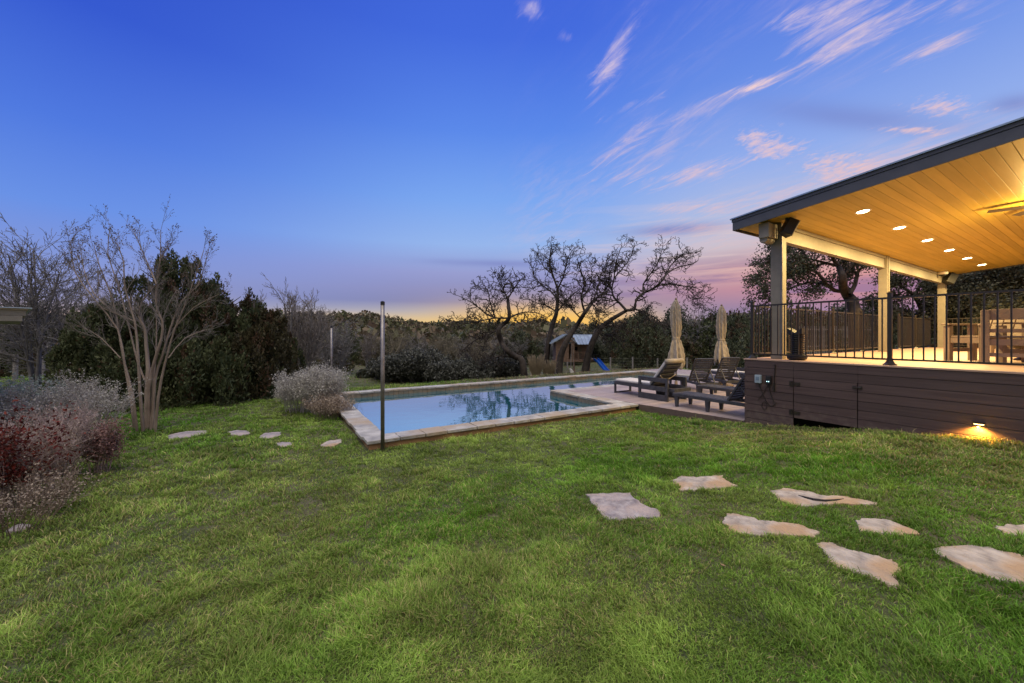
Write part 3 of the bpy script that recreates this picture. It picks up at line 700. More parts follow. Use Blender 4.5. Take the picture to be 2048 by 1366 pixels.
m = MB(); m.tube([(-.02, 0, -.09), (-.014, -.01, -.2), (-.012, -.05, -.33), (-.012, -.08, -.40)], .008, 6); m.tube([(-.02, .02, -.09), (-.012, .10, -.26), (-.012, .20, -.40)], .005, 6); m.build('cable', M['iron'], e)
a = onX(1550, 732, XF-.012); b_ = onX(1548, 780, XF-.012)
cd = MB().tube([a, a.lerp(b_, .5)+Vector((-.002, .004, 0)), b_], .009, 6); cd.box((XF-.03, b_.y-.015, b_.z-.02), (XF-.002, b_.y+.015, b_.z+.14)); cd.lathe((XF-.012, a.y, a.z), [(.014, 0), (.014, .03)], 8)
tag(cd.build('surface_wire', M['iron']), 'thin black wire running down the skirt boards right of the black power box', 'wire')
# ribbed planter
p = onY(1594, 716, 3.30); p.z = ZD
e = empty('planter', p, label='black ribbed planter with a forked top beside the near porch column', cat='planter')
MB().lathe((0, 0, 0), [(.10, 0), (.15, .02), (.16, .06), (.14, .10), (.10, .105)], 24).build('dish', M['black'], e, smooth=True)
m = MB(); pr = []
for i in range(31):
    z_ = .10+.40*i/30; pr.append((.105+.018*math.sin(i*2.1)+.02*(i/30)**2, z_))
m.lathe((0, 0, 0), pr, 24); m.build('ribbed_body', mat('glossy_black', (.02, .018, .016), rough=.25), e, smooth=True)
for s in (-1, 1):
    m = MB(); m.prism([(-.10, s*.0), (.10, s*.0), (.11, s*.12), (-.11, s*.12)] if s > 0 else [(-.11, -.12), (.11, -.12), (.10, 0), (-.10, 0)], lambda x_, y_: .48, lambda x_, y_: .50+abs(y_)*.75); m.build('flap', M['black'], e)
# deck chairs
def plank_chair(lab, loc, rz, high=False):
    e = empty('timber_armchair', loc, rz, label=lab, cat='chair', group='chunky timber armchairs on the porch')
    W = .34; sh = .42
    for sx in (-1, 1):
        for yy, top in ((-.28, .62), (.28, .64)):
            MB().box((sx*W-.045, yy-.045, 0), (sx*W+.045, yy+.045, top)).build('leg', M['chair'], e, bevel=.006)
        MB().box((sx*W-.06, -.36, .642), (sx*W+.06, .34, .672)).build('armrest', M['chair'], e, bevel=.005)
        MB().box((sx*W-.015, -.235, .16), (sx*W+.015, .235, .23)).build('stretcher', M['chair'], e)
    m = MB()
    for i in range(5): m.box((-.29, -.30+.115*i, sh), (.29, -.30+.115*i+.10, sh+.03))
    m.build('seat', M['chair'], e, bevel=.004)
    MB().box((-.29, -.31, .32), (.29, -.285, .415)).build('apron', M['chair'], e)
    m = MB()
    for i in range(4):
        x0 = -.28+.145*i; T_ = Matrix.Translation((0, .26, sh-.05)) @ Matrix.Rotation(R_(-22), 4, 'X')
        m.box((x0, 0, 0), (x0+.13, .028, .56), T_)
    m.box((-.30, .03, .45), (.30, .06, .53), T_); m.build('backrest', M['chair'], e, bevel=.004)
    return e
plank_chair('timber armchair with a slanted slatted back, seen from its side', at(1972, 700, 6.75).to_2d().to_3d()+Vector((0, 0, ZD)), R_(-112))
# bar height chair seen from behind
def panel_chair(lab, loc, rz):
    e = empty('timber_armchair', loc, rz, label=lab, cat='chair', group='chunky timber armchairs on the porch')
    for sx in (-1, 1):
        MB().box((sx*.33-.045, .24, 0), (sx*.33+.045, .31, .86)).build('leg', M['chair'], e, bevel=.005)
        MB().box((sx*.33-.045, -.33, 0), (sx*.33+.045, -.25, .62)).build('leg', M['chair'], e, bevel=.005)
        MB().box((sx*.33-.055, -.35, .622), (sx*.33+.055, .238, .65)).build('armrest', M['chair'], e, bevel=.004)
        MB().box((sx*.33-.015, -.248, .12), (sx*.33+.015, .238, .19)).build('stretcher', M['chair'], e)
    MB().box((-.284, .25, .70), (.284, .285, .87)).box((-.284, .25, .50), (.284, .285, .56)).build('backrest', M['chair'], e, bevel=.004)
    m = MB()
    for i in range(5): m.box((-.284, -.30+.11*i, .42), (.284, -.30+.11*i+.098, .45))
    m.build('seat', M['chair'], e, bevel=.004)
    MB().box((-.284, .255, .30), (.284, .28, .40)).build('apron', M['chair'], e); MB().box((-.284, .26, .12), (.284, .285, .18)).build('stretcher', M['chair'], e)
    return e
panel_chair('timber armchair with a flat panel back turned to the lawn, at the right edge', at(2034, 700, 6.1).to_2d().to_3d()+Vector((0, 0, ZD)), R_(100))
plank_chair('timber armchair half hidden behind the panel backed chair', at(2044, 700, 8.6).to_2d().to_3d()+Vector((0, 0, ZD)), R_(60))
p = at(2046, 700, 7.0); e = empty('fire_pot', (p.x, p.y, ZD), label='dark round metal pot between the timber chairs at the right edge', cat='pot')
MB().lathe((0, 0, 0), [(.10, 0), (.12, .02), (.05, .06), (.05, .18), (.20, .26), (.22, .40), (.20, .405)], 20).build('bowl', M['iron'], e, smooth=True)
MB().lathe((0, 0, 0), [(.225, .406), (.20, .42), (.04, .45), (.03, .47)], 20).build('lid', M['steel'], e, smooth=True)
# ------------------------------------------------------------------ loungers
def slat_lounger(lab, loc, rz, mirror=False, ang=56):
    e = empty('slatted_lounger', loc, rz, label=lab, cat='lounger', group='dark slatted sun loungers on the pool deck')
    W, L1, H = .30, 1.30, .31
    m = MB(); m.box((-W, 0, H-.07), (-W+.04, 1.92, H)); m.box((W-.04, 0, H-.07), (W, 1.92, H)); m.box((-W+.041, 0, H-.07), (W-.041, .03, H)); m.box((-W+.041, 1.89, H-.07), (W-.041, 1.92, H)); m.build('frame', M['char'], e, bevel=.006)
    m = MB(); n = 14
    for i in range(n): m.box((-W+.05, .05+L1*i/n*.96, H-.02), (W-.05, .05+L1*(i+.78)/n*.96, H+.006))
    m.build('seat', M['char'], e, bevel=.003)
    T_ = Matrix.Translation((0, L1, H)) @ Matrix.Rotation(R_(ang), 4, 'X')
    m = MB(); m.box((-W+.01, 0, -.02), (-W+.05, .78, .02), T_); m.box((W-.05, 0, -.02), (W-.01, .78, .02), T_); m.box((-W+.05, .75, -.018), (W-.05, .79, .018), T_)
    for i in range(11): m.box((-W+.051, .02+.066*i, -.012), (W-.051, .02+.066*i+.044, .012), T_)
    m.build('backrest', M['char'], e, bevel=.003)
    for sx in (-1, 1):
        q = T_ @ Vector((sx*(W-.06), .42, -.02)); MB().bar(q, (sx*(W-.06), 1.80, H-.03), .022, .022).build('strut', M['char'], e)
        for yy in (.10, .86, 1.78):
            m = MB(); x_ = sx*(W-.035); m.add([(x_-.025, yy-.03, 0), (x_+.025, yy-.03, 0), (x_+.025, yy+.03, 0), (x_-.025, yy+.03, 0), (x_-.034, yy-.05, H-.071), (x_+.034, yy-.05, H-.071), (x_+.034, yy+.05, H-.071), (x_-.034, yy+.05, H-.071)], SF); m.build('leg', M['char'], e, bevel=.004)
    return e
def arm_lounger(lab, loc, rz, up=52, roll=True):
    e = empty('cushioned_lounger', loc, rz, label=lab, cat='lounger', group='dark cushioned loungers with arm frames')
    W, H = .34, .34
    m = MB(); m.box((-W, 0, H-.09), (-W+.05, 2.0, H)); m.box((W-.05, 0, H-.09), (W, 2.0, H)); m.box((-W+.051, 0, H-.09), (W-.051, .04, H)); m.box((-W+.051, 1.95, H-.09), (W-.051, 2.0, H))
    for i in range(10): m.box((-W+.052, .06+i*.13, H-.05), (W-.052, .06+i*.13+.08, H-.03))
    m.build('frame', M['char'], e, bevel=.005)
    m = MB(); m.box((-W, .0, .0), (-W+.05, .05, H-.091)); m.box((W-.05, 0, 0), (W, .05, H-.091)); m.box((-W+.051, .005, 0), (W-.051, .045, .035)); m.build('foot_frame', M['char'], e, bevel=.004)
    for sx in (-1, 1):
        x0, x1 = (W+.004, W+.054) if sx > 0 else (-W-.054, -W-.004)
        m = MB(); m.box((x0, .92, 0), (x1, .99, .58)); m.box((x0, 1.77, 0), (x1, 1.84, .58)); m.box((x0, .992, .47), (x1, 1.768, .58)); m.box((x0, .992, .24), (x1, 1.768, .36)); m.box((x0, .992, .0), (x1, 1.768, .15)); m.build('arm_frame', M['char'], e, bevel=.004)
    m = MB(); m.box((-W+.02, .03, H+.002), (W-.02, 1.26, H+.07)); m.build('seat_cushion', M['cush'], e, bevel=.025)
    T_ = Matrix.Translation((0, 1.27, H)) @ Matrix.Rotation(R_(up), 4, 'X')
    m = MB(); m.box((-W+.03, 0, -.01), (W-.03, .80, .02), T_)
    for i in range(5): m.box((-W+.04, .05+.15*i, -.035), (W-.04, .05+.15*i+.08, -.011), T_)
    m.build('backrest', M['char'], e, bevel=.004)
    m = MB(); m.box((-W+.025, .02, .024), (W-.025, .84, .095), T_); m.build('back_cushion', M['cush'], e, bevel=.025)
    if roll:
        m = MB(); m.tube([T_ @ Vector((-W+.02, .83, .03)), T_ @ Vector((W-.02, .83, .03))], .065, 12); m.build('head_roll', M['canvas'], e, smooth=True)
        m = MB(); m.tube([T_ @ Vector((-W+.02+(2*W-.04)*t, .42-.14*math.sin(math.pi*t), -.055-.03*math.sin(math.pi*t))) for t in np.linspace(0, 1, 9)], .012, 6); m.build('strap', M['canvas'], e, smooth=True)
    return e
ZL = Zc+.002
def place(e, foot, rz): e.location = foot; e.rotation_euler = (0, 0, rz)
arm_lounger('cushioned lounger with raised back and rolled headrest, nearest the pool coping', (8.83, 8.05, ZL), R_(180))
slat_lounger('dark slatted lounger lying in front, its raised back cut off by the porch corner', (8.38, 5.82, ZL), R_(180), ang=58)
slat_lounger('slatted lounger just behind the front one, only its foot end in view', (10.15, 6.35, ZL), R_(180), ang=58)
slat_lounger('slatted lounger with its back to the camera between the two closed umbrellas', (11.55, 8.15, ZL), R_(180-28), ang=60)
slat_lounger('slatted lounger with its back to the camera, right of the second umbrella', (12.75, 8.05, ZL), R_(180-28), ang=60)
arm_lounger('cushioned lounger at the far right of the deck, partly behind the porch corner', (14.1, 8.3, ZL), R_(180-15), up=0, roll=False)
# ------------------------------------------------------------------ umbrellas
def umbrella(lab, p, top, hem, seed, rz=0):
    r = random.Random(seed)
    e = empty('closed_umbrella', p, rz, label=lab, cat='umbrella', group='folded beige umbrellas by the loungers')
    MB().tube([(0, 0, .05), (0, 0, top-.05)], .024, 10).build('pole', M['steel'], e)
    MB().lathe((0, 0, 0), [(.34, 0), (.36, .03), (.30, .075), (.10, .10), (.05, .16), (.04, .3)], 28).build('base', M['wood'], e, smooth=True)
    MB().lathe((0, 0, 0), [(.02, top-.05), (.035, top-.03), (.03, top), (.008, top+.03)], 12).build('finial', M['wood'], e, smooth=True)
    n = 96; rows = 44; H = top-.04-hem; v = []; f = []
    ph = [r.uniform(0, 6.28) for _ in range(8)]
    strap = hem+H*.42
    for i in range(rows+1):
        t = i/rows
        for j in range(n):
            a = 2*math.pi*j/n
            ragged = .10*max(0, math.sin(a*4+ph[0]))+.08*math.sin(a*3+ph[1])+.05*math.sin(a*8+ph[5])
            z0 = hem+max(-.12, ragged); z_ = top-.04-(top-.04-z0)*t
            if z_ > strap: k = (z_-strap)/(top-strap); R0 = .095+.045*math.sin(math.pi*min(1, k*1.15))*(1 if k < .86 else .8); R0 *= 1-.75*max(0, (k-.78)/.22)**1.4
            else: k = (strap-z_)/(strap-hem); R0 = .095+.115*math.sin(min(k, 1)*1.75)
            fold = (math.sin(a*8+ph[2]+.6*math.sin(z_*5)+.5*z_)*.5+math.sin(a*13+ph[3]+z_*3)*.28+math.sin(a*5+ph[4]-z_*2.5)*.3)
            amp = .20+.22*abs(z_-strap)/H; amp = min(amp*1.25, .46)
            if abs(z_-strap) < .05: amp *= .35; 
            rr = R0*(1+amp*fold)+.006*math.sin(z_*31+a*7)
            v.append((rr*math.cos(a), rr*math.sin(a), z_))
    for i in range(rows):
        for j in range(n): q = (j+1) % n; f.append((i*n+j, (i+1)*n+j, (i+1)*n+q, i*n+q))
    m = MB(); m.add(v, f); o = m.build('canopy', M['canvas'], e, smooth=True); s_ = o.modifiers.new('cloth', 'SOLIDIFY'); s_.thickness = .004
    MB().lathe((0, 0, strap-.02), [(.108, 0), (.112, .02), (.108, .04)], 24).build('tie', M['canvas'], e, smooth=True)
    return e
umbrella('taller folded beige umbrella standing behind the cushioned lounger', on(1352, 782, ZL), 2.78, .74, 3)
umbrella('folded beige umbrella on the right, with a pointed cap over its canopy', on(1443, 771, ZL), 2.68, .72, 8)
# ------------------------------------------------------------------ steel poles
for lab, x, y, top, rr_ in (('bare steel pole standing at the near left corner of the pool', 1.485, 6.30, 2.27, .031), ('slender steel pole on the far side of the pool, behind the silvery shrub', 1.49, 12.6, 2.0, .03)):
    e = empty('steel_pole', (x, y, g(x, y)), label=lab, cat='pole', group='pair of net poles at the pool')
    z0 = g(x, y); MB().tube([(0, 0, -.1), (0, 0, top-z0)], rr_, 14).build('shaft', M['steel'], e, smooth=True)
    MB().lathe((0, 0, top-z0), [(rr_+.003, -.05), (rr_+.003, 0), (.012, .012)], 14).build('cap', M['black'], e)
# ------------------------------------------------------------------ vegetation
def tree_root(name, p, lab, cat='tree', group=None, rz=0):
    return empty(name, p, rz, label=lab, cat=cat, group=group)
def finish_tree(e, T, tm='oakbark', cm='oakbark', tn='trunk', cn='crown'):
    off = Matrix.Translation(-e.location)
    for t, n_, m_ in ((T[0], tn, tm), (T[1], cn, cm)):
        o = t.build(n_, M[m_], e)
        if o: o.matrix_parent_inverse = off
def leaves_on(e, tips, n_, **k):
    o = leaf_mesh(n_, tips, k.pop('size'), k.pop('a'), k.pop('b'), e, **k); o.matrix_parent_inverse = Matrix.Translation(-e.location); return o
def limb_px(pts, t0, fn, drift=0):
    out = []
    for i, q in enumerate(pts):
        px, py = fn(*q); out.append(at(px, py, t0+drift*i+rnd.gauss(0, .12)*i))
    return out
# --- oaks by the playhouse
c3 = lambda x, y: (850+x/3.413, 460+y/3.413)
OAK = dict(seg=[5, 5, 4, 3, 2], wob=[.22, .36, .42, .42, .3], up=[.03, .05, .06, .05, .03], rk=1.25, n=[6, 6, 5, 2, 0], ang=[54, 60, 58, 54, 40], ratio=[.55, .52, .55, .6, .5], trunk=0, max=4, lo=.15, rmin=.017)
def oak(lab, trunk, limbs, t0, r0, kids=9, seed=1):
    global rnd
    rnd = random.Random(seed)
    T = (Tubes(), Tubes()); P = limb_px(trunk, t0, c3)
    P[0].z = g(P[0].x, P[0].y)-.1
    e = tree_root('bare_oak', Vector((P[0].x, P[0].y, P[0].z)), lab, group='gnarled leafless oaks round the playhouse')
    poly_limb(T, P, r0*1.2, r0*.5, 10, OAK, None)
    for L, k, dr in limbs:
        Q = limb_px(L, t0, c3, dr)
        # join onto the nearest laid point
        poly_limb(T, Q, r0*k, .022, 6, OAK, None, lvl=1, kids=kids, len_=2.5, tmin=.10)
    finish_tree(e, T)
    return e
oak('biggest leaning oak, spreading to the right above the blue slide', [(1085,985),(1110,870),(1150,750),(1200,665),(1290,600),(1380,548)],
    [([(1375,550),(1330,500),(1290,460),(1275,400),(1290,330),(1300,240),(1320,170),(1345,100)], .42, .2), ([(1380,548),(1430,540),(1440,480),(1490,430),(1550,405),(1620,345),(1660,290),(1740,250),(1830,230),(1865,205)], .5, -.15),
     ([(1550,405),(1620,372),(1700,370),(1780,385),(1850,395),(1920,430)], .24, .2), ([(1490,430),(1490,370),(1530,310),(1580,240),(1610,160),(1625,100)], .28, .25), ([(1290,330),(1350,260),(1400,190),(1430,110)], .22, -.2),
     ([(1620,345),(1680,240),(1760,170),(1830,160)], .2, .3), ([(1430,540),(1520,570),(1600,620),(1640,680)], .26, -.3), ([(1200,675),(1280,650),(1350,660),(1400,700)], .26, -.2), ([(1780,385),(1840,450),(1880,520)], .12, .1), ([(1180,700),(1260,720),(1330,770)], .2, .4), ([(1275,400),(1240,350),(1230,280),(1250,210)], .2, -.4)], 29.5, .25, 17, 31)
oak('crooked middle oak whose trunk passes in front of the playhouse roof', [(915,985),(925,865),(975,745),(1040,645),(1090,565),(1140,500)],
    [([(1140,500),(1190,450),(1240,400),(1260,320)], .35, .3), ([(1090,560),(1065,460),(1090,360),(1060,270),(1040,200)], .4, -.2), ([(1140,500),(1180,560),(1185,640)], .22, -.3), ([(1140,500),(1180,400),(1200,300),(1240,220)], .3, .2), ([(1065,460),(1120,400),(1140,300),(1120,210)], .22, .3), ([(1060,600),(1000,540),(960,500),(930,430)], .24, -.4)], 28.6, .22, 17, 32)
oak('tall upright oak left of the playhouse', [(825,990),(835,810),(865,665),(895,575),(905,480),(905,400)],
    [([(905,400),(870,300),(850,220),(860,130),(865,100)], .45, .2), ([(905,400),(940,330),(960,250),(980,180),(1020,120)], .4, -.2), ([(905,480),(860,420),(790,370),(740,300),(720,200)], .36, .3), ([(895,570),(950,500),(1010,440),(1060,400)], .34, -.3), ([(870,300),(810,250),(760,150)], .24, .2), ([(895,560),(840,520),(770,500),(700,470)], .3, .3)], 31.5, .21, 17, 33)
oak('low spreading oak on the left with crossing dark limbs', [(680,1000),(665,895),(625,870),(560,825),(520,760),(500,680),(540,640),(575,600),(570,520),(565,470)],
    [([(565,470),(530,400),(490,330)], .3, .2), ([(565,470),(620,380),(670,320)], .3, -.2), ([(575,600),(480,600),(400,560),(330,500),(230,450)], .36, .3), ([(575,600),(640,570),(700,560),(780,570),(840,600)], .3, .3), ([(480,600),(440,480),(420,400),(310,400)], .26, -.2), ([(480,600),(380,620),(270,640),(200,620)], .28, .2), ([(600,870),(500,860),(440,890),(380,900)], .34, -.4), ([(500,680),(420,720),(330,760),(250,830)], .3, .3)], 27.5, .21, 17, 34)
# --- crape myrtle
rnd = random.Random(5)
c1 = lambda x, y: (x/2.969, 440+y/2.969)
CR = dict(seg=[4, 4, 4, 3], wob=[.06, .10, .12, .14], up=[.08, .10, .08, .05], n=[6, 5, 4, 0], ang=[24, 30, 34, 34], ratio=[.45, .55, .6, .6], trunk=0, max=3, lo=.1, rmin=.0017)
base = ong(290, 862); t0 = base.x*FX+base.y*FY
e = tree_root('crape_myrtle', base, 'bare multi stemmed crape myrtle with smooth pale tan stems, on the lawn at the left')
T = (Tubes(), Tubes()); seeds = []
ST = [([(800,1235),(780,1080),(745,880),(715,720),(690,560),(650,420),(590,270),(560,160)], .034), ([(815,1240),(790,1050),(740,850),(700,650),(560,470),(440,300),(420,130)], .03),
 ([(850,1240),(830,1000),(820,800),(800,600),(740,400),(735,250),(690,130)], .036), ([(870,1245),(875,1000),(880,880),(868,740),(860,640),(825,570),(850,470),(930,380)], .062),
 ([(885,1245),(882,1000),(935,780),(960,700),(965,600),(930,520),(930,380),(950,250),(955,60)], .042), ([(905,1240),(920,950),(960,820),(1010,650),(1080,480),(1180,380),(1240,170)], .034),
 ([(920,1240),(940,1050),(980,850),(1040,640),(1110,480),(1210,180)], .034), ([(715,820),(600,700),(500,640)], .014), ([(860,950),(820,850),(770,650),(700,380),(640,200),(655,40)], .026),
 ([(930,380),(860,220),(800,80)], .018), ([(1000,820),(1100,700),(1230,650)], .016), ([(895,1230),(905,1000),(925,820),(930,600),(935,300),(1000,140)], .024), ([(690,560),(560,440),(500,300),(480,180)], .016), ([(1040,640),(1150,520),(1300,440)], .014), ([(800,600),(700,560),(600,520)], .012)]
for L, r0 in ST:
    dz = rnd.uniform(-.5, .5); Q = []
    for i, q in enumerate(L):
        px, py = c1(*q); f = i/(len(L)-1); Q.append(at(px, py, t0+dz*f+rnd.gauss(0, .02)+(.10*math.copysign(1, dz) if L[0][1] > 1000 else dz*.4)))
    if L[0][1] > 1150: Q[0].z = g(Q[0].x, Q[0].y)-.03
    poly_limb(T, Q, r0*.74, .005, 8, CR, seeds, kids=int(4+len(L)*1.1), len_=1.25, tmin=.42 if L[0][1] > 900 else .2)
finish_tree(e, T, 'crape', 'paletwig')
seeds = [s for s in seeds if s.z > 2.6]
leaves_on(e, seeds, 'seed_heads', size=.018, a=(.10, .07, .05), b=(.16, .11, .08), per=1, spread=.01, long=1.2)
# --- vase shaped bare trees
def vase(name, lab, p, h, spread, stems, seed, r0=.05, tm='greybark', cm='greybark', kids=12, sub=(5, 4), cat='tree', group=None, rmin=.004, wob=.06, T=None, lo=.15, angs=38, build=True, up=.05, lenf=.45):
    global rnd
    rnd = random.Random(seed)
    c = dict(seg=[6, 4, 4, 3], wob=[wob, .09, .12, .14], up=[.06, up, up, .03], n=[kids, sub[0], sub[1], 0], ang=[angs, 36, 36, 36], ratio=[lenf, .5, .5, .5], trunk=0, max=3, lo=lo, rmin=rmin)
    p = Vector(p); e = tree_root(name, p, lab, cat, group); T = (Tubes(), Tubes())
    for i in range(stems):
        a = 6.283*(i+rnd.random()*.6)/stems; s = spread*rnd.uniform(.15, 1)
        d = Vector((math.cos(a)*s, math.sin(a)*s, 1))
        grow(T, p+Vector((math.cos(a), math.sin(a), 0))*r0*1.2, d, h*rnd.uniform(.75, 1.0), r0*rnd.uniform(.55, 1), 0, c)
    if build: finish_tree(e, T, tm, cm)
    return e
vase('bare_tree', 'tall leafless tree with upright stems and fanning twigs, behind the shrubs at far left', at(72, 790, 13).to_2d().to_3d()+Vector((0, 0, -.12)), 4.8, .26, 6, 41, .060, kids=15, sub=(6, 5), rmin=.006, angs=55, lo=.18, lenf=.42)
vase('bare_tree', 'second leafless tree with low fanning twigs just right of the tall far left one', at(128, 786, 14.5).to_2d().to_3d()+Vector((0, 0, -.15)), 4.2, .42, 6, 42, .038, kids=14, sub=(6, 5), rmin=.006, angs=55, lo=.12, lenf=.5)
vase('bare_tree', 'leafless vase shaped tree behind the silvery shrub by the pool', at(598, 757, 15.5).to_2d().to_3d()+Vector((0, 0, -.25)), 3.4, .60, 13, 43, .05, 'greybark', 'paletwig', kids=14, sub=(5, 4), rmin=.006, lo=.2, angs=30, lenf=.4)
vase('sapling', 'small pale leafless sapling on the far lawn beyond the pool', Vector((at(733, 742, 34).x, at(733, 742, 34).y, g(7, 35))), 3.1, .12, 3, 44, .05, 'greybark', 'paletwig', kids=22, sub=(4, 3), rmin=.010, lo=.22, angs=38, lenf=.42)
vase('bare_tree', 'grey leafless tree right of the vase shaped one, in front of the dark thicket', Vector((at(672, 742, 19).x, at(672, 742, 19).y, -.6)), 3.0, .55, 7, 45, .045, 'greybark', 'greybark', kids=14, sub=(5, 4), rmin=.007, lo=.1, angs=42, lenf=.5)
# --- junipers: dense dark sprays
def juniper(lab, p, h, w_, seed, name='juniper', n=26000, group=None, a=(.035, .052, .024), b=(.105, .115, .048), leaf=.05, cat='tree', build_trunk=True, flatness=.5, top=1.0, holes=.35, brown=.06):
    r = np.random.default_rng(seed); p = Vector(p); e = tree_root(name, p, lab, cat, group)
    if build_trunk:
        m = MB(); m.tube([(0, 0, -.1), (.05, .02, h*.3), (-.03, .04, h*.62), (0, 0, h*.9)], [.10*w_, .08*w_, .05*w_, .02], 8)
        for k in range(10):
            z = h*r.uniform(.1, .75); a_ = r.uniform(0, 6.28); L = w_*r.uniform(.5, .9)*(1-z/h*.6); m.tube([(0, 0, z), (L*.5*math.cos(a_), L*.5*math.sin(a_), z+.2*L), (L*math.cos(a_), L*math.sin(a_), z+.6*L)], [.03, .02, .008], 5)
        m.build('trunk', M['oakbark'], e, smooth=True)
    # lobes: upright tufts over a conical shape
    k = 420; nl = 19; ang_ = r.uniform(0, 2*np.pi, nl); lrad = w_*np.sqrt(r.uniform(0, .8, nl)); lrad[0] = 0
    lh = h*(1-.40*(lrad/w_)**1.4)*r.uniform(.78, .98, nl); lh[0] = h
    li = r.integers(0, nl, k); lz = r.uniform(0.02, 1, k)**.85; la = r.uniform(0, 2*np.pi, k)
    lr = (w_*.46*(1-lz)**.5+.07*w_)*np.sqrt(r.uniform(.05, 1.25, k))
    LC = np.stack([np.cos(ang_[li])*lrad[li]+lr*np.cos(la), np.sin(ang_[li])*lrad[li]+lr*np.sin(la), lz*lh[li]*.96], 1); LS = w_*r.uniform(.06, .17, k)*(1.15-.5*lz)
    i = r.integers(0, k, n); u = r.normal(0, 1, (n, 3)); u /= np.linalg.norm(u, axis=1, keepdims=True); u *= (r.uniform(.2, 1, (n, 1))**.5)
    C = LC[i]+u*LS[i][:, None]*np.array([1, 1, 2.3])*np.stack([1-.35*u[:, 2], 1-.35*u[:, 2], np.ones(n)], 1); C[:, 2] = np.maximum(C[:, 2], .05)
    nz = r.random(n) > 0
    A = u*.7+np.array([0, 0, 1.1])+r.normal(0, .5, (n, 3)); A /= np.linalg.norm(A, axis=1, keepdims=True); B = np.cross(A, r.normal(0, 1, (n, 3))); B /= np.linalg.norm(B, axis=1, keepdims=True)
    s = leaf*r.uniform(.6, 1.5, (n, 1)); V = np.stack([C-A*s, C+B*s*.42, C+A*s*1.2, C-B*s*.42], 1).reshape(-1, 3)
    t = np.clip(r.random((n, 1))*.6+r.random(k)[i][:, None]*.5, 0, 1); cc = np.array(a)*(1-t)+np.array(b)*t
    br = (r.random(k) < brown)[i] | (r.random(n) < .04); cc[br] = np.array((.09, .055, .03))*r.uniform(.6, 1.3, (br.sum(), 1))
    np_mesh('crown', V, [np.arange(n*4).reshape(-1, 4)], M['leaf'], e, colors=np.repeat(cc, 4, 0))
    return e
def flat(px, t): q = at(px, 700, t); return Vector((q.x, q.y, g(q.x, q.y)))
juniper('tallest dark juniper of the clump, behind the crape myrtle', flat(350, 11.6), 4.55, 1.75, 51, n=72000, leaf=.042)
juniper('dark juniper at the left end of the clump, half hidden by the crape myrtle', flat(262, 12.4), 3.55, 1.5, 52, n=56000, leaf=.042)
juniper('dark pointed juniper in the middle of the clump', flat(437, 11.9), 3.8, 1.55, 53, n=66000, leaf=.042)
juniper('lower dark juniper closing the right end of the clump', flat(508, 12.0), 3.2, 1.35, 54, n=56000, leaf=.042, a=(.035, .032, .016), b=(.08, .068, .03), brown=.10)
juniper('bushy low juniper at the foot of the clump, facing the lawn', flat(400, 11.0), 2.1, 1.6, 55, n=48000, leaf=.042, brown=.06)
juniper('small juniper between the vase shaped tree and the clump', flat(560, 13.6), 2.5, .8, 56, n=26000, leaf=.042)
# --- twiggy shrubs
def shrub(lab, p, h, w_, seed, stems=40, name='shrub', cm='silvertwig', leaf=None, nleaf=3, cat='shrub', group=None, r0=.0042, sub=(6, 4), lsize=.016, ttop=.45, spread=.9, lsp=.03, lowleaf=False, long=1.6):
    global rnd
    rnd = random.Random(seed); p = Vector(p)
    c = dict(seg=[5, 4, 3], wob=[.09, .14, .16], up=[.05, .06, .03], n=[sub[0], sub[1], 0], ang=[28, 34, 34], ratio=[.42, .5, .5], trunk=0, max=2, lo=.3, rmin=.0018, tiplev=1)
    e = tree_root(name, p, lab, cat, group); T = (Tubes(), Tubes()); tips = []
    for i in range(stems):
        a = rnd.uniform(0, 6.283); q = rnd.random()**.6; s = w_/h*q*spread
        grow(T, p+Vector((math.cos(a), math.sin(a), 0))*w_*.75*q, Vector((math.cos(a)*s, math.sin(a)*s, 1)), h*rnd.uniform(.65, 1.0)/math.sqrt(1+s*s*.5), r0*rnd.uniform(.6, 1.2), 0, c, tips)
    finish_tree(e, T, cm, cm, 'stems', 'twigs')
    if leaf:
        tp = [t for t in tips if (t.z-p.z) > h*ttop] if not lowleaf else [t for t in tips if rnd.random() < .9]
        if tp: leaves_on(e, tp, 'foliage', size=lsize, a=leaf[0], b=leaf[1], per=nleaf, spread=lsp, long=long)
    return e
SIL = ((.34, .32, .27), (.56, .54, .48)); RED = ((.06, .010, .008), (.17, .03, .018)); DRY = ((.28, .22, .16), (.4, .33, .26))
def gp(px, t): q = at(px, 700, t); return Vector((q.x, q.y, g(q.x, q.y)-.02))
shrub('silvery sage shrub with bare lower stems, left of the pool corner', gp(602, 9.3), .84, .42, 61, 90, leaf=SIL, nleaf=3, lsize=.017, spread=.55, sub=(7, 4))
shrub('taller silvery sage shrub right against the pool corner', gp(650, 9.1), .96, .32, 62, 95, leaf=SIL, nleaf=3, lsize=.017, spread=.5, sub=(7, 4))
shrub('dried brown shrub at the foot of the silvery shrub, touching the pool wall', gp(662, 8.6), .5, .4, 63, 60, cm='twig', leaf=DRY, nleaf=2, spread=.8)
shrub('wide silvery shrub, rightmost of the left hand bed', gp(150, 6.3), 1.0, .5, 64, 75, leaf=SIL, nleaf=2, lsize=.015, sub=(7, 5), ttop=.6, spread=.8)
shrub('silvery shrub in the middle of the left hand bed, behind the red leaved one', gp(85, 5.9), .95, .5, 65, 70, leaf=SIL, nleaf=2, lsize=.015, sub=(7, 4), ttop=.6, spread=.8)
shrub('silvery shrub at the left edge behind the red leaved one', gp(10, 6.2), .95, .5, 66, 55, leaf=((.30, .38, .32), (.45, .52, .44)), nleaf=5, lsize=.022, sub=(6, 4), ttop=.6, spread=.8)
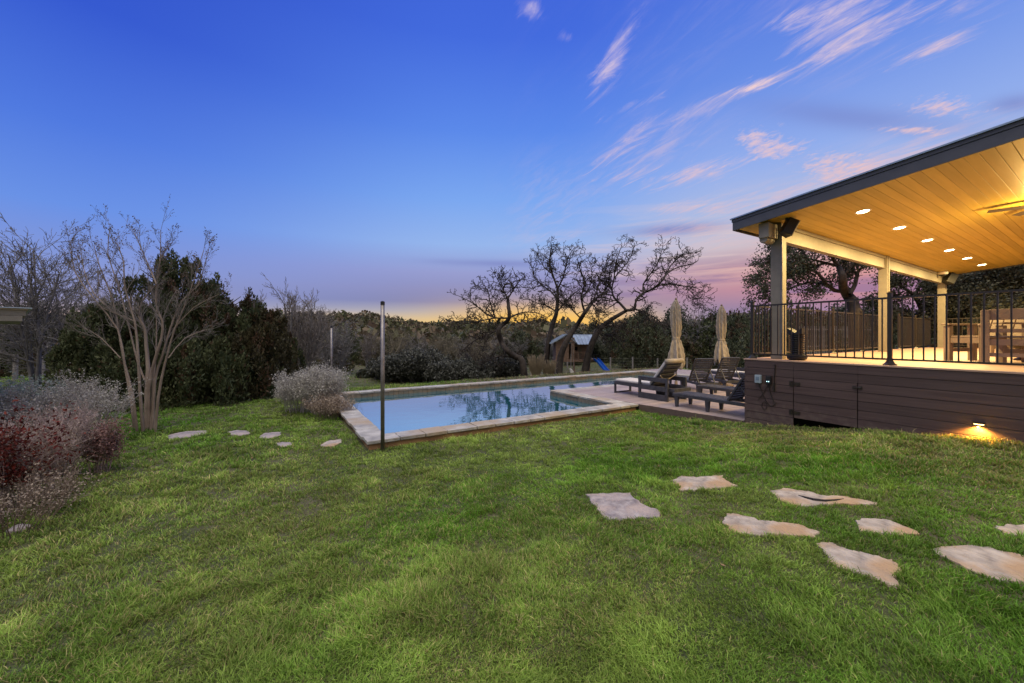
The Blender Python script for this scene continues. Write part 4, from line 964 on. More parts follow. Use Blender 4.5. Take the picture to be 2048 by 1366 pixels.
shrub('red leaved nandina in the foreground at the left edge', gp(10, 3.9), .84, .08, 67, 10, name='nandina', cm='redtwig', leaf=RED, nleaf=4, lsize=.018, long=2.4, sub=(6, 4), ttop=.42, spread=.8, lsp=.05)
shrub('tangle of bare reddish twigs below the red leaved nandina', gp(46, 4.2), .72, .26, 68, 120, cm='redtwig', leaf=DRY, nleaf=1, sub=(7, 4), spread=.9, lsize=.010)
shrub('bare pinkish brown twiggy shrub in the left hand bed, in front of the silvery ones', gp(104, 4.9), .78, .30, 69, 120, cm='redtwig', leaf=((.30, .22, .20), (.4, .32, .30)), nleaf=1, sub=(7, 4), spread=.85, lsize=.010)
shrub('narrow reddish shrub standing at the lawn edge right of the twiggy bed', gp(201, 5.15), .60, .13, 70, 40, cm='redtwig', leaf=((.18, .08, .07), (.32, .20, .17)), nleaf=2, lsize=.017, sub=(7, 4), spread=.6, lowleaf=True)
shrub('low grey bare shrub beneath the left hand bed at the photo edge', gp(10, 3.6), .5, .42, 71, 70, cm='twig', leaf=DRY, nleaf=1, sub=(6, 4), lsize=.012)
# beyond the pool
juniper('rounded dark bush on the far lawn beyond the pool', gp(737, 30), .75, .75, 72, name='round_bush', n=6000, cat='bush', leaf=.09, a=(.05, .055, .035), b=(.09, .10, .07), build_trunk=False)
M['straw'] = mat('straw', (.26, .20, .12), (.36, .29, .18), .8, 3)
for lab, px, t, h in (('pale straw coloured grass clump left of the playhouse, the left one of two', 1072, 26.5, 1.9), ('pale straw coloured grass clump nearest the playhouse', 1098, 26.8, 1.4)):
    p = gp(px, t); rnd = random.Random(int(px)); T = Tubes()
    for i in range(260):
        a = rnd.uniform(0, 6.28); q = rnd.random()**.6*.24; d = Vector((math.cos(a)*q, math.sin(a)*q, 1)); L = h*rnd.uniform(.4, 1); b0 = p+Vector((math.cos(a), math.sin(a), 0))*.25*rnd.random()
        T.add([b0, b0+d*L*.5, b0+d*L+Vector((math.cos(a), math.sin(a), -.4))*.12], [.012, .010, .014], 3)
    V, F = T.arrays(); o = np_mesh('grass_clump', V-np.array(p), [F], M['straw']); o.location = p; tag(o, lab, 'grass clump', 'straw coloured grass clumps near the playhouse')
BUSH = [(800, 27.5, 1.5, 1.0, 'dark low bush left of the garden gate, behind the wire fence'), (838, 27, 1.9, 1.2, 'bluish grey bush in the garden enclosure, the widest one'), (895, 26, 1.3, 1.0, 'brown bare bush just beyond the pool coping'), (935, 26.5, 1.2, 1.1, 'low brown bush under the spreading oak'), (780, 29, 1.3, .8, 'small grey bush at the left end of the garden enclosure'), (870, 28.5, 1.3, 1.0, 'grey twiggy bush between the wide bush and the brown one'), (1000, 29, 1.3, 1.0, 'grey bush behind the trunk of the spreading oak')]
for i, (px, t, h, w_, lab) in enumerate(BUSH):
    shrub(lab, gp(px, t), h, w_*1.3, 80+i, 90, name='bush', cat='bush', cm=['bg', 'greybark', 'twig'][i % 3], leaf=((.06, .065, .05), (.12, .12, .10)), nleaf=7, lsize=.10, sub=(6, 4), r0=.02, lsp=.12, spread=.9, ttop=.1)
# --- thicket prototypes, copied as individual trees
def proto_juniper(seed, h, w_, **k): return juniper('proto', (0, 0, 0), h, w_, seed, n=15000, leaf=.085, **k)
def proto_brush(seed, h, cm='bg', leafy=0):
    global rnd
    rnd = random.Random(seed)
    c = dict(seg=[6, 5, 4, 3], wob=[.14, .18, .2, .2], up=[.06, .05, .05, .02], n=[10, 8, 6, 0], ang=[42, 42, 40, 40], ratio=[.5, .5, .52, .5], trunk=0, max=3, lo=.12, rmin=.011)
    e = tree_root('thicket_tree', (0, 0, 0), 'x'); T = (Tubes(), Tubes()); tips = []
    for i in range(5):
        a = rnd.uniform(0, 6.28); grow(T, Vector((0, 0, 0)), Vector((math.cos(a)*.5, math.sin(a)*.5, 1)), h*rnd.uniform(.6, .95), .10*rnd.uniform(.6, 1), 0, c, tips)
    finish_tree(e, T, cm, cm)
    if leafy: leaves_on(e, [t for t in tips if rnd.random() < .8], 'foliage', size=.11, a=(.045, .055, .035), b=(.085, .095, .06), per=leafy, spread=.22)
    return e
def live_oak_proto(seed, h, w_):
    return juniper('proto', (0, 0, 0), h, w_, seed, n=17000, leaf=.085, a=(.05, .065, .035), b=(.13, .14, .075), brown=.08)
PROT = [(proto_juniper(91, 4.5, 1.7), 'thicket_juniper', 'dark juniper in the thicket behind the yard', 'juniper', 'dark junipers of the far thicket'),
        (proto_juniper(92, 3.6, 1.9, a=(.05, .06, .03), b=(.14, .13, .06), brown=.2), 'thicket_juniper', 'dark juniper in the thicket behind the yard', 'juniper', 'dark junipers of the far thicket'),
        (proto_brush(93, 5.2), 'thicket_tree', 'grey leafless brush tree in the thicket behind the yard', 'tree', 'leafless brush trees of the far thicket'),
        (proto_brush(94, 4.6, 'greybark'), 'thicket_tree', 'grey leafless brush tree in the thicket behind the yard', 'tree', 'leafless brush trees of the far thicket'),
        (proto_brush(95, 4.8, 'bg', 5), 'thicket_oak', 'scrubby half leafy oak in the thicket behind the yard', 'oak', 'scrubby oaks of the far thicket'),
        (live_oak_proto(96, 5.2, 2.6), 'thicket_oak', 'scrubby half leafy oak in the thicket behind the yard', 'oak', 'scrubby oaks of the far thicket')]
for pr in PROT:
    pr[0].name = pr[1]; tag(pr[0], pr[2], pr[3], pr[4])
rr_ = random.Random(99); used = set(); spots = []
# px, depth, height scale, prototype choices
for k in range(64):   # band behind the far fence, centre and right
    px = 640+(1560-640)*(k+rr_.random())/64; t = rr_.uniform(37, 52); hh = .70 if px < 1230 else 1.15
    if px > 1420: hh = 1.25
    spots.append((px, t, hh*rr_.uniform(.75, 1.15), rr_.choice([0, 1, 2, 3, 4, 5, 3, 4]) if px < 1240 else rr_.choice([0, 1, 5, 3, 4, 0])))
for k in range(16):   # left side beyond the field
    px = -120+380*(k+rr_.random())/16; spots.append((px, rr_.uniform(25, 33), rr_.uniform(.85, 1.15), rr_.choice([0, 1, 5, 4, 5])))
for k in range(16):   # behind juniper clump and vase tree
    px = 300+380*(k+rr_.random())/16; spots.append((px, rr_.uniform(24, 34), rr_.uniform(.55, .78), rr_.choice([0, 1, 2, 5, 3, 4])))
for k in range(30):   # behind the porch
    px = 1520+640*(k+rr_.random())/30; spots.append((px, rr_.uniform(24, 34), rr_.uniform(.8, 1.25), rr_.choice([5, 4, 0, 5, 1])))
for px, t, s, k in spots:
    e = PROT[k][0]
    if k in used: e = copy_tree(e)
    used.add(k); q = at(px, 700, t)
    zz = max(g(q.x, q.y), float(hill_h(q.x, q.y))) if t > 70 else g(q.x, q.y)
    e.location = (q.x, q.y, zz-.1); e.rotation_euler = (0, 0, rr_.uniform(0, 6.28)); e.scale = (s*rr_.uniform(.9, 1.3), s*rr_.uniform(.9, 1.3), s)
# --- live oaks behind the porch
LO = dict(seg=[5, 5, 4, 3], wob=[.2, .26, .3, .3], up=[.02, .03, .03, .0], n=[8, 8, 6, 0], ang=[50, 48, 46, 40], ratio=[.55, .55, .55, .5], trunk=0, max=3, lo=.2, rmin=.007, tiplev=1)
c6 = lambda x, y: (1540+x/7.588, 440+y/7.588)
def live_oak(lab, base_px, t, trunk, limbs, r0, seed, kids, per, lsize, ln=2.0, a=(.035, .048, .028), b=(.085, .10, .06), fn=c6, z0=None, spread=.13):
    global rnd
    rnd = random.Random(seed); T = (Tubes(), Tubes()); tips = []
    P = limb_px(trunk, t, fn); P[0].z = g(P[0].x, P[0].y)-.1
    e = tree_root('live_oak', P[0], lab, group='live oaks behind the porch')
    poly_limb(T, P, r0*1.2, r0*.42, 10, LO, None)
    for L, k, dr in limbs: poly_limb(T, limb_px(L, t, fn, dr), r0*k, .02, 6, LO, tips, lvl=0, kids=kids, len_=ln, tmin=.1)
    finish_tree(e, T)
    leaves_on(e, [q for q in tips if rnd.random() < .9], 'foliage', size=lsize, a=a, b=b, per=per, spread=spread, long=1.5)
    return e
live_oak('large live oak with leafy crooked limbs seen between the first two porch columns', 1680, 15, [(1330,1900),(1290,1400),(1180,1150),(1110,1020),(1100,850),(1040,700)],
  [([(1110,1080),(980,1070),(860,980),(700,950),(560,950),(460,980),(330,880),(250,790),(120,760)], .42, .1), ([(1040,700),(960,600),(940,520),(900,380),(760,280)], .4, -.15), ([(1200,1130),(1290,980),(1330,800),(1400,720),(1520,700),(1640,640)], .42, .15),
   ([(860,980),(720,800),(600,760),(500,700),(380,640),(200,600),(20,560)], .3, -.12), ([(1040,700),(800,640),(640,600),(480,560),(300,480)], .3, .15), ([(460,980),(300,1040),(140,1100),(-60,1080),(-200,1120)], .22, .1), ([(330,880),(120,900),(-80,880),(-230,900)], .2, -.1), ([(500,700),(300,760),(100,740),(-120,720)], .2, .2), ([(1100,850),(1240,700),(1300,520),(1420,420)], .3, .2), ([(560,560),(400,400),(240,380),(60,420)], .2, .25), ([(940,520),(1040,420),(1180,380)], .25, .1)],
  .20, 101, 7, 2, .052, 1.5)
c5 = lambda x, y: (1740+x/6.208, 400+y/6.208)
live_oak('broad live oak behind the middle of the porch, lit warm by the ceiling lights', 1850, 17, [(500,2100),(520,1750),(560,1500),(640,1350)],
  [([(640,1350),(560,1200),(430,1100),(300,1000)], .5, .2), ([(640,1350),(800,1240),(960,1180),(1100,1100)], .5, -.2), ([(560,1500),(420,1400),(280,1350),(150,1300)], .35, .2), ([(560,1200),(620,1050),(720,960)], .35, .2), ([(1100,1100),(1240,1020),(1400,1000)], .3, .1), ([(640,1350),(760,1400),(900,1450)], .3, -.3)], .20, 102, 10, 3, .062, 1.9, fn=c5, a=(.045, .05, .03), b=(.11, .105, .06), spread=.18)
live_oak('live oak with long bare sloping limbs behind the right end of the porch', 1960, 16, [(1100,2000),(1080,1600),(1130,1450),(1200,1380)],
  [([(1200,1380),(1320,1260),(1420,1190),(1560,1150),(1700,1060)], .5, .1), ([(1420,1190),(1500,1050),(1650,960),(1850,880)], .35, .2), ([(1130,1450),(1240,1300),(1300,1180),(1330,1050)], .4, -.2), ([(1200,1380),(1000,1300),(880,1180)], .35, .1), ([(1560,1150),(1750,1100),(1950,1060),(2150,960)], .35, .2)], .20, 103, 10, 3, .062, 1.8, fn=c5, a=(.045, .05, .03), b=(.11, .105, .06), spread=.18)
live_oak('live oak at the right edge of the photo with a thick pale limb', 2030, 14.5, [(2050,2000),(1990,1650),(1900,1450),(1860,1350)],
  [([(1860,1350),(1760,1280),(1820,1180),(1912,1150),(2050,1080)], .5, .1), ([(1860,1350),(2000,1250),(2200,1200)], .5, .2), ([(1760,1280),(1640,1250),(1500,1260)], .35, .2), ([(2000,1250),(2080,1050),(2200,900)], .4, .2), ([(1900,1450),(1750,1450),(1600,1480)], .3, -.2), ([(2000,1250),(1900,1000),(1750,900),(1600,880)], .36, .2)], .22, 104, 10, 3, .062, 1.8, fn=c5, a=(.045, .05, .03), b=(.11, .105, .06), spread=.18)
# ------------------------------------------------------------------ playhouse
TP = at(1140, 720, 30); gzp = g(TP.x, TP.y)
ph = empty('playhouse', (TP.x, TP.y, gzp), -YAW, label='wooden playhouse on stilts with a metal roof, among the oaks beyond the pool', cat='playhouse')
S_ = 30/FP
def hx(x): return (1060+x/9.755-1140)*S_
def hz(y): return EYE+(HY-(640+y/9.755))*S_-gzp
f0, f1 = hz(815), hz(770)
m = MB(); m.box((hx(500), -.1, f0), (hx(1195), 2.2, f1)); m.box((hx(1195), .4, f0+.03), (hx(1335), 1.4, f1)); m.build('platform', M['playwood'], ph)
for x, y in ((hx(520), 0.05), (hx(860), 0.05), (hx(1160), 0.02), (hx(520), 2.0), (hx(1160), 2.0)): MB().box((x-.07, y, -.15), (x+.07, y+.14, f0)).build('stilt', M['playwood'], ph)
def planks(x0, x1, z0, z1, y, th=.03, w_=.16):
    m = MB(); x = x0
    while x < x1-.02: m.box((x, y, z0), (min(x+w_-.008, x1), y+th, z1)); x += w_
    return m
wl0, wl1 = hx(505), hx(870)
wz = hz(430)
planks(wl0, hx(700), f1, wz, 0.0).box((hx(700), 0, f1), (hx(760), .03, wz+.45)).build('front_wall', M['playwood'], ph)
m = planks(hx(800), wl1, f1, wz+.35, 0.0); m.build('front_wall', M['playwood'], ph)
m = MB(); m.box((wl0, .04, f1), (wl0+.03, 2.0, wz)); m.box((hx(1165), .9, f1), (hx(1165)+.03, 2.0, hz(480))); m.box((wl0, 2.0, f1), (hx(1190), 2.03, hz(480))); m.build('side_walls', M['playwood'], ph)
planks(wl1+.02, hx(1165), f1, hz(485), .9).build('porch_wall', M['playwood'], ph)
MB().box((hx(985), .86, f1+.02), (hx(1045), .895, hz(560))).build('door', M['bg'], ph)
f_ = MB(); f_.box((hx(905), .87, hz(600)), (hx(965), .896, hz(530))); f_.build('window', M['gapdark'], ph)
def rib_roof(quad, name, nrib, th=.03):
    a, b_, c, d = [Vector(q) for q in quad]   # eave left, eave right, ridge right, ridge left
    nrm = (b_-a).cross(d-a).normalized()
    if nrm.z < 0: nrm = -nrm
    m = MB(); vs = [a, b_, c, d]; m.add(vs+[v+nrm*th for v in vs], SF)
    for i in range(nrib+1):
        t = i/nrib; m.bar(a.lerp(b_, t)+nrm*(th+.02), d.lerp(c, t)+nrm*(th+.02), .03, .045, nrm)
    return m.build(name, M['tin'], ph)
RZ = hz(290)
rib_roof([(hx(410), -.25, hz(470)), (hx(410), 2.25, hz(470)), (hx(720), 2.25, RZ), (hx(720), -.25, RZ)], 'roof', 8)
rib_roof([(hx(930), -.05, hz(480)), (hx(930), 2.25, hz(480)), (hx(722), 2.25, RZ), (hx(722), -.05, RZ)], 'roof', 7)
rib_roof([(hx(920), -.30, hz(480)), (hx(1215), -.30, hz(480)), (hx(1250), .9, hz(300)), (hx(850), .9, hz(300))], 'roof', 5)
rib_roof([(hx(850), 2.2, hz(480)), (hx(1215), 2.2, hz(480)), (hx(1250), .9, hz(300)), (hx(850), .9, hz(300))], 'roof', 5)
MB().tube([(hx(850), .9, hz(296)), (hx(1250), .9, hz(296))], .05, 8).build('ridge_cap', M['tin'], ph)
m = MB(); m.add([(hx(530), -.02, hz(430)), (hx(880), -.02, hz(430)), (hx(722), -.02, hz(310)), (hx(530), .01, hz(430)), (hx(880), .01, hz(430)), (hx(722), .01, hz(310))], [(0, 1, 2), (5, 4, 3), (0, 3, 4, 1), (1, 4, 5, 2), (2, 5, 3, 0)]); m.build('gable', M['playwood'], ph)
m = MB(); m.bar((hx(820), -.05, hz(630)), (hx(1190), -.05, hz(630)), .05, .05)
for zz in (660, 690, 720, 745): m.bar((hx(820), -.05, hz(zz)), (hx(1190), -.05, hz(zz)), .02, .02)
for x in (820, 940, 1060, 1188): m.box((hx(x)-.03, -.08, f1), (hx(x)+.03, -.02, hz(625)))
m.build('railing', M['playwood'], ph)
for x in (1160,): MB().box((hx(x)-.04, -.06, f1), (hx(x)+.04, .02, hz(485))).build('porch_post', M['playwood'], ph)
m = MB()
for x in (1260, 1330, 1385): m.box((hx(x)-.015, .42, f1), (hx(x)+.015, .45, hz(685)))
m.bar((hx(1260), .435, hz(685)), (hx(1385), .435, hz(685)), .03, .03); m.build('slide_rail', M['iron'], ph)
# slide
sd = empty('slide', (TP.x, TP.y, gzp), -YAW, label='bright blue plastic slide leaning on the right side of the playhouse', cat='slide')
sp = Vector((hx(1300), .35, f1-.05)); dv = Vector((.72, -.69, 0)); wv_ = Vector((.69, .72, 0))
prof = [(0, 0), (.22, -.10), (.9, -.72), (1.35, -1.02), (1.75, -1.10)]
sec = [(-.30, .13), (-.25, .13), (-.23, 0), (.23, 0), (.25, .13), (.30, .13), (.30, -.04), (-.30, -.04)]
vs = []; fs = []; n = len(sec); sc_ = (f1+.02)/1.22
for s_, z in prof:
    for w__, dz in sec: p_ = sp+dv*s_+wv_*w__; vs.append((p_.x, p_.y, max(.04, f1-.02+z*sc_+dz) if dz >= 0 else max(.01, f1-.06+z*sc_)))
for i in range(len(prof)-1):
    for j in range(n): q = (j+1) % n; fs.append((i*n+j, i*n+q, (i+1)*n+q, (i+1)*n+j))
fs += [tuple(range(n)), tuple(reversed(range((len(prof)-1)*n, len(prof)*n)))]
MB().add(vs, fs).build('chute', M['blue'], sd)
# swing
sw = empty('swing', (TP.x, TP.y, gzp), -YAW, label='white bucket swing hanging from the middle oak in front of the playhouse', cat='swing')
m = MB(); m.tube([(hx(775), -.8, hz(300)), (hx(775), -.8, hz(940))], .015, 5); m.tube([(hx(800), -.85, hz(300)), (hx(820), -.85, hz(975))], .015, 5); m.tube([(hx(765), -.8, hz(660)), (hx(760), -.8, hz(950))], .02, 5); m.build('ropes', M['post'], sw)
m = MB(); m.add([(hx(740), -.95, hz(935)), (hx(775), -.95, hz(930)), (hx(830), -.95, hz(1000)), (hx(800), -.95, hz(1030)), (hx(755), -.95, hz(1010)), (hx(740), -.6, hz(935)), (hx(775), -.6, hz(930)), (hx(830), -.6, hz(1000)), (hx(800), -.6, hz(1030)), (hx(755), -.6, hz(1010))],
   [(0, 1, 2, 3, 4), (9, 8, 7, 6, 5), (0, 5, 6, 1), (1, 6, 7, 2), (2, 7, 8, 3), (3, 8, 9, 4), (4, 9, 5, 0)]); m.build('seat', M['white'], sw, bevel=.03)
# ------------------------------------------------------------------ fences
def wire_fence(name, lab, posts, h, wires, r=.05, m_='post', rail=False, mesh_=0):
    P = [Vector(p) for p in posts]; c = P[0].copy(); e = empty(name, c, label=lab, cat='fence')
    proto = None
    for p in P:
        m = MB(); hh = h*rnd.uniform(.95, 1.06); m.tube([(0, 0, -.2), (rnd.gauss(0, .01), 0, hh)], [r, r*.9], 8); o = m.build('post', M[m_], e, smooth=False); o.location = p-c
    w_ = MB()
    for a, b_ in zip(P, P[1:]):
        for k in range(wires):
            z = h*(.12+.8*k/max(1, wires-1)); w_.tube([a-c+Vector((0, 0, z)), b_-c+Vector((0, 0, z))], .006, 3, cap=False)
        if mesh_:
            n = int((b_-a).length/mesh_)
            for i in range(n): q = a.lerp(b_, (i+.5)/n)-c; w_.tube([q+Vector((0, 0, .05)), q+Vector((0, 0, h*.92))], .005, 3, cap=False)
    w_.build('wire', M['iron'], e)
    if rail:
        for a, b_ in zip(P, P[1:]): MB().bar(a-c+Vector((0, 0, h*.95)), b_-c+Vector((0, 0, h*.95)), .06, .05).build('rail', M[m_], e)
    return e
rnd = random.Random(3)
gq = lambda px, t: (lambda q: Vector((q.x, q.y, g(q.x, q.y))))(at(px, 700, t))
wire_fence('ranch_fence', 'grey post and wire fence in front of the thicket beyond the pool', [gq(px, t) for px, t in ((1000, 37), (1045, 36.5), (1092, 36), (1135, 36), (1178.7, 35.5), (1220.6, 35.5), (1265.5, 35), (1315, 34.5), (1374, 34), (1440, 33.5), (1510, 33))], 1.22, 5, .075)
wire_fence('ranch_fence', 'grey post and wire fence at the far left beyond the shrubs', [gq(px, t) for px, t in ((-60, 14.0), (30, 15.5), (86, 19), (140, 23), (178, 28))], 1.05, 4, .085)
wire_fence('garden_fence', 'low wire garden enclosure with thin posts beyond the pool', [gq(px, t) for px, t in ((776, 31), (790, 29), (832, 27.5), (880, 27), (905, 29), (860, 31))], 1.15, 3, .035, 'post', True, .28)
# picket fence beyond the porch
pk = empty('picket_fence', gq(1600, 24), label='pale picket fence in the yard seen through the porch railing', cat='fence')
a = gq(1590, 22.5); b_ = gq(1745, 24.5); c = pk.location.copy(); n = 48; tz = EYE+.50
for s in (tz-.2, tz-1.2): MB().bar(Vector((a.x, a.y, s))-c, Vector((b_.x, b_.y, s))-c, .04, .07).build('rail', M['post'], pk)
pr_ = None
for i in range(n+1):
    q = a.lerp(b_, i/n)-c
    if pr_ is None:
        z0 = a.z-c.z-.1; zt_ = tz-c.z; m = MB(); m.prism([(-.035, -.045), (.035, -.045), (.035, -.025), (-.035, -.025)], z0, zt_); pr_ = m.build('picket', M['post'], pk); o = pr_
    else: o = pr_.copy(); col.objects.link(o); o.parent = pk
    o.location = (q.x, q.y, 0)
# corner of the outbuilding at the left edge
q = at(57, 700, 5.2); ob = empty('outbuilding', (q.x, q.y, g(q.x, q.y)), -YAW+R_(52.5), label='roof corner and post of a small beige outbuilding at the left edge', cat='building')
oz = ob.location.z; So = 5.2/FP; zq = lambda py: EYE+(HY-py)*So-oz
MB().box((-2.6, 0, zq(632)), (-.02, 2.5, zq(620.5))).box((-2.6, -.012, zq(643)), (-.05, 2.4, zq(632.3))).build('fascia', M['paint'], ob, bevel=.003)
MB().box((-2.6, -.02, zq(620.3)), (0, 2.52, zq(617.5))).build('trim', mat('cream_trim', (.50, .42, .30), rough=.6), ob)
MB().box((-2.62, -.05, zq(617.3)), (.03, 2.55, zq(615.5))).build('roof', M['tin'], ob)
MB().box((-.62, .1, -.1), (-.40, .28, zq(643.2))).build('post', M['paint'], ob, bevel=.004)
# ------------------------------------------------------------------ sky
W = bpy.data.worlds.new('World'); scene.world = W; W.use_nodes = True
nt = W.node_tree; N = nt.nodes; L = nt.links
bg = N['Background']
def node(t, **k):
    n = N.new(t)
    for a, v in k.items(): setattr(n, a, v)
    return n
def mth(op, a, b=None, c=None, clamp=False):
    n = node('ShaderNodeMath', operation=op); n.use_clamp = clamp
    for i, v in enumerate((a, b, c)):
        if v is None: continue
        if isinstance(v, (int, float)): n.inputs[i].default_value = v
        else: L.new(v, n.inputs[i])
    return n.outputs[0]
def mixc(f, a, b):
    n = node('ShaderNodeMix', data_type='RGBA')
    for i, v in ((0, f), (6, a), (7, b)):
        if isinstance(v, (int, float)): n.inputs[i].default_value = v
        elif isinstance(v, tuple): n.inputs[i].default_value = (*v, 1)
        else: L.new(v, n.inputs[i])
    return n.outputs[2]
def mr(v, a, b, c=0, d=1, smooth=True):
    n = node('ShaderNodeMapRange'); n.interpolation_type = 'SMOOTHSTEP' if smooth else 'LINEAR'
    L.new(v, n.inputs[0]); n.inputs[1].default_value = a; n.inputs[2].default_value = b; n.inputs[3].default_value = c; n.inputs[4].default_value = d
    return n.outputs[0]
def srgb(r, g_, b): return tuple(((v/255)/12.92 if v <= 10 else ((v/255+.055)/1.055)**2.4) for v in (r, g_, b))
def ramp(v, stops):
    n = node('ShaderNodeValToRGB'); cr = n.color_ramp
    while len(cr.elements) > 1: cr.elements.remove(cr.elements[-1])
    cr.elements[0].position = stops[0][0]; cr.elements[0].color = (*srgb(*stops[0][1]), 1)
    for p, c in stops[1:]: e = cr.elements.new(p); e.color = (*srgb(*c), 1)
    L.new(v, n.inputs[0]); return n.outputs[0]
tc = node('ShaderNodeTexCoord'); sep = node('ShaderNodeSeparateXYZ'); L.new(tc.outputs['Generated'], sep.inputs[0])
X, Y, Z = sep.outputs
zcl = mth('MINIMUM', mth('MAXIMUM', Z, -1), 1)
el = mth('MULTIPLY', mth('ARCSINE', zcl), 180/math.pi)         # elevation in degrees
az = mth('MULTIPLY', mth('ARCTAN2', X, Y), 180/math.pi)         # 0 = +Y, clockwise positive
azr = mth('SUBTRACT', az, math.degrees(YAW))                    # bearing from the yard's long view
e01 = mth('DIVIDE', el, 50, clamp=True)
mid = ramp(e01, [(0, (236, 200, 120)), (.028, (226, 205, 150)), (.065, (164, 172, 190)), (.095, (122, 132, 182)), (.13, (142, 144, 190)), (.18, (152, 158, 208)), (.26, (150, 182, 236)), (.38, (124, 168, 240)), (.55, (92, 138, 234)), (.75, (68, 108, 222)), (1, (58, 92, 210))])
lft = ramp(e01, [(0, (215, 175, 120)), (.03, (206, 176, 150)), (.07, (150, 150, 190)), (.14, (134, 152, 214)), (.25, (106, 146, 230)), (.4, (80, 122, 224)), (.6, (54, 90, 208)), (1, (44, 72, 190))])
rgt = ramp(e01, [(0, (150, 140, 190)), (.03, (120, 130, 185)), (.07, (136, 126, 168)), (.115, (182, 140, 162)), (.17, (202, 168, 174)), (.22, (206, 196, 206)), (.30, (176, 190, 226)), (.42, (146, 174, 236)), (.6, (104, 142, 230)), (.8, (78, 116, 222)), (1, (60, 96, 210))])
sky = mixc(mr(azr, -50, -5), lft, mid); sky = mixc(mr(azr, 6, 30), sky, rgt)
# afterglow where the sun went down
def blob(azc, elc, wa, we):
    a = mth('DIVIDE', mth('SUBTRACT', azr, azc), wa); b = mth('DIVIDE', mth('SUBTRACT', el, elc), we)
    return mth('EXPONENT', mth('MULTIPLY', mth('ADD', mth('MULTIPLY', a, a), mth('MULTIPLY', b, b)), -1.0))
sky = mixc(mth('MULTIPLY', blob(4, 1.8, 16, 3.0), 1.0, clamp=True), sky, srgb(255, 198, 92))
sky = mixc(mth('MULTIPLY', blob(-8, .4, 40, 1.0), .6), sky, srgb(255, 186, 110))
sky = mixc(mth('MULTIPLY', blob(-24, .8, 9, 1.7), .8), sky, srgb(255, 214, 130))
sky = mixc(mth('MULTIPLY', blob(44, 6.5, 13, 5), .6), sky, srgb(226, 150, 142))
# long low banks of cloud near the horizon, right of the afterglow
cbh = node('ShaderNodeCombineXYZ'); L.new(mth('MULTIPLY', azr, .035), cbh.inputs[0]); L.new(mth('MULTIPLY', el, .42), cbh.inputs[1])
nh = node('ShaderNodeTexNoise'); nh.inputs['Scale'].default_value = 1.6; nh.inputs['Detail'].default_value = 7; nh.inputs['Roughness'].default_value = .6; nh.inputs['Distortion'].default_value = .4; L.new(cbh.outputs[0], nh.inputs['Vector'])
bank = nh.outputs['Fac']; side = mr(azr, -6, 30)
sky = mixc(mth('MULTIPLY', mth('MULTIPLY', mth('MULTIPLY', mr(bank, .46, .64), side), mth('MULTIPLY', mr(el, 5.5, 9), mr(el, 20, 12))), .55), sky, srgb(236, 208, 200))
sky = mixc(mth('MULTIPLY', mth('MULTIPLY', mth('MULTIPLY', mr(bank, .52, .38), side), mth('MULTIPLY', mr(el, 3, 5), mr(el, 12, 7))), .6), sky, srgb(134, 112, 158))
# clouds on a flat layer
zi = mth('ADD', mth('MAXIMUM', Z, 0), .10); u = mth('DIVIDE', X, zi); v = mth('DIVIDE', Y, zi)
th_ = R_(5); 
us = mth('ADD', mth('MULTIPLY', u, math.cos(th_)), mth('MULTIPLY', v, -math.sin(th_))); vs_ = mth('ADD', mth('MULTIPLY', u, math.sin(th_)), mth('MULTIPLY', v, math.cos(th_)))
def cnoise(su, sv, sc, det, off=0, rough=.55, dist=0):
    cb = node('ShaderNodeCombineXYZ'); L.new(mth('MULTIPLY', us, su), cb.inputs[0]); L.new(mth('MULTIPLY', vs_, sv), cb.inputs[1]); cb.inputs[2].default_value = off
    n = node('ShaderNodeTexNoise'); n.inputs['Scale'].default_value = sc; n.inputs['Detail'].default_value = det; n.inputs['Roughness'].default_value = rough; n.inputs['Distortion'].default_value = dist
    L.new(cb.outputs[0], n.inputs['Vector']); return n.outputs['Fac']
fib = cnoise(9.5, 2.0, 2.1, 9, 3.1, .66, .9); puff = cnoise(6.5, 4.5, 5.5, 8, 7.7, .62, .4); big = cnoise(.8, .5, 1.0, 3, 1.3)
def pblob(px, py, wx, wy, ang=0):
    """one cloud's patch of the sky, by bearing and elevation"""
    def ae(px, py): d = at(px, py, 1)-Vector((0, 0, EYE)); return math.degrees(math.atan2(d.x, d.y))-math.degrees(YAW), math.degrees(math.asin(d.z/d.length))
    a0, e0 = ae(px, py); a1, e1 = ae(px+wx*math.cos(R_(ang)), py-wx*math.sin(R_(ang))); k = math.hypot(a1-a0, e1-e0); ca, sa = (a1-a0)/k, (e1-e0)/k
    a2, e2 = ae(px-wy*math.sin(R_(ang)), py-wy*math.cos(R_(ang))); k2 = max(.3, abs(-(a2-a0)*sa+(e2-e0)*ca))
    da = mth('SUBTRACT', azr, a0); de = mth('SUBTRACT', el, e0)
    p = mth('DIVIDE', mth('ADD', mth('MULTIPLY', da, ca), mth('MULTIPLY', de, sa)), k); q = mth('DIVIDE', mth('ADD', mth('MULTIPLY', da, -sa), mth('MULTIPLY', de, ca)), k2)
    return mth('EXPONENT', mth('MULTIPLY', mth('ADD', mth('MULTIPLY', p, p), mth('MULTIPLY', q, q)), -1.0))
def addup(L_):
    s = L_[0]
    for x in L_[1:]: s = mth('ADD', s, x)
    return s
streak = addup([pblob(1660, 52, 130, 30, 26), pblob(1730, 72, 190, 30, 25), pblob(1620, 25, 80, 18, 20), pblob(1870, 96, 110, 20, 22), pblob(1222, 120, 95, 24, 60), pblob(1520, 168, 70, 15, 18), pblob(1395, 345, 130, 24, 14)])
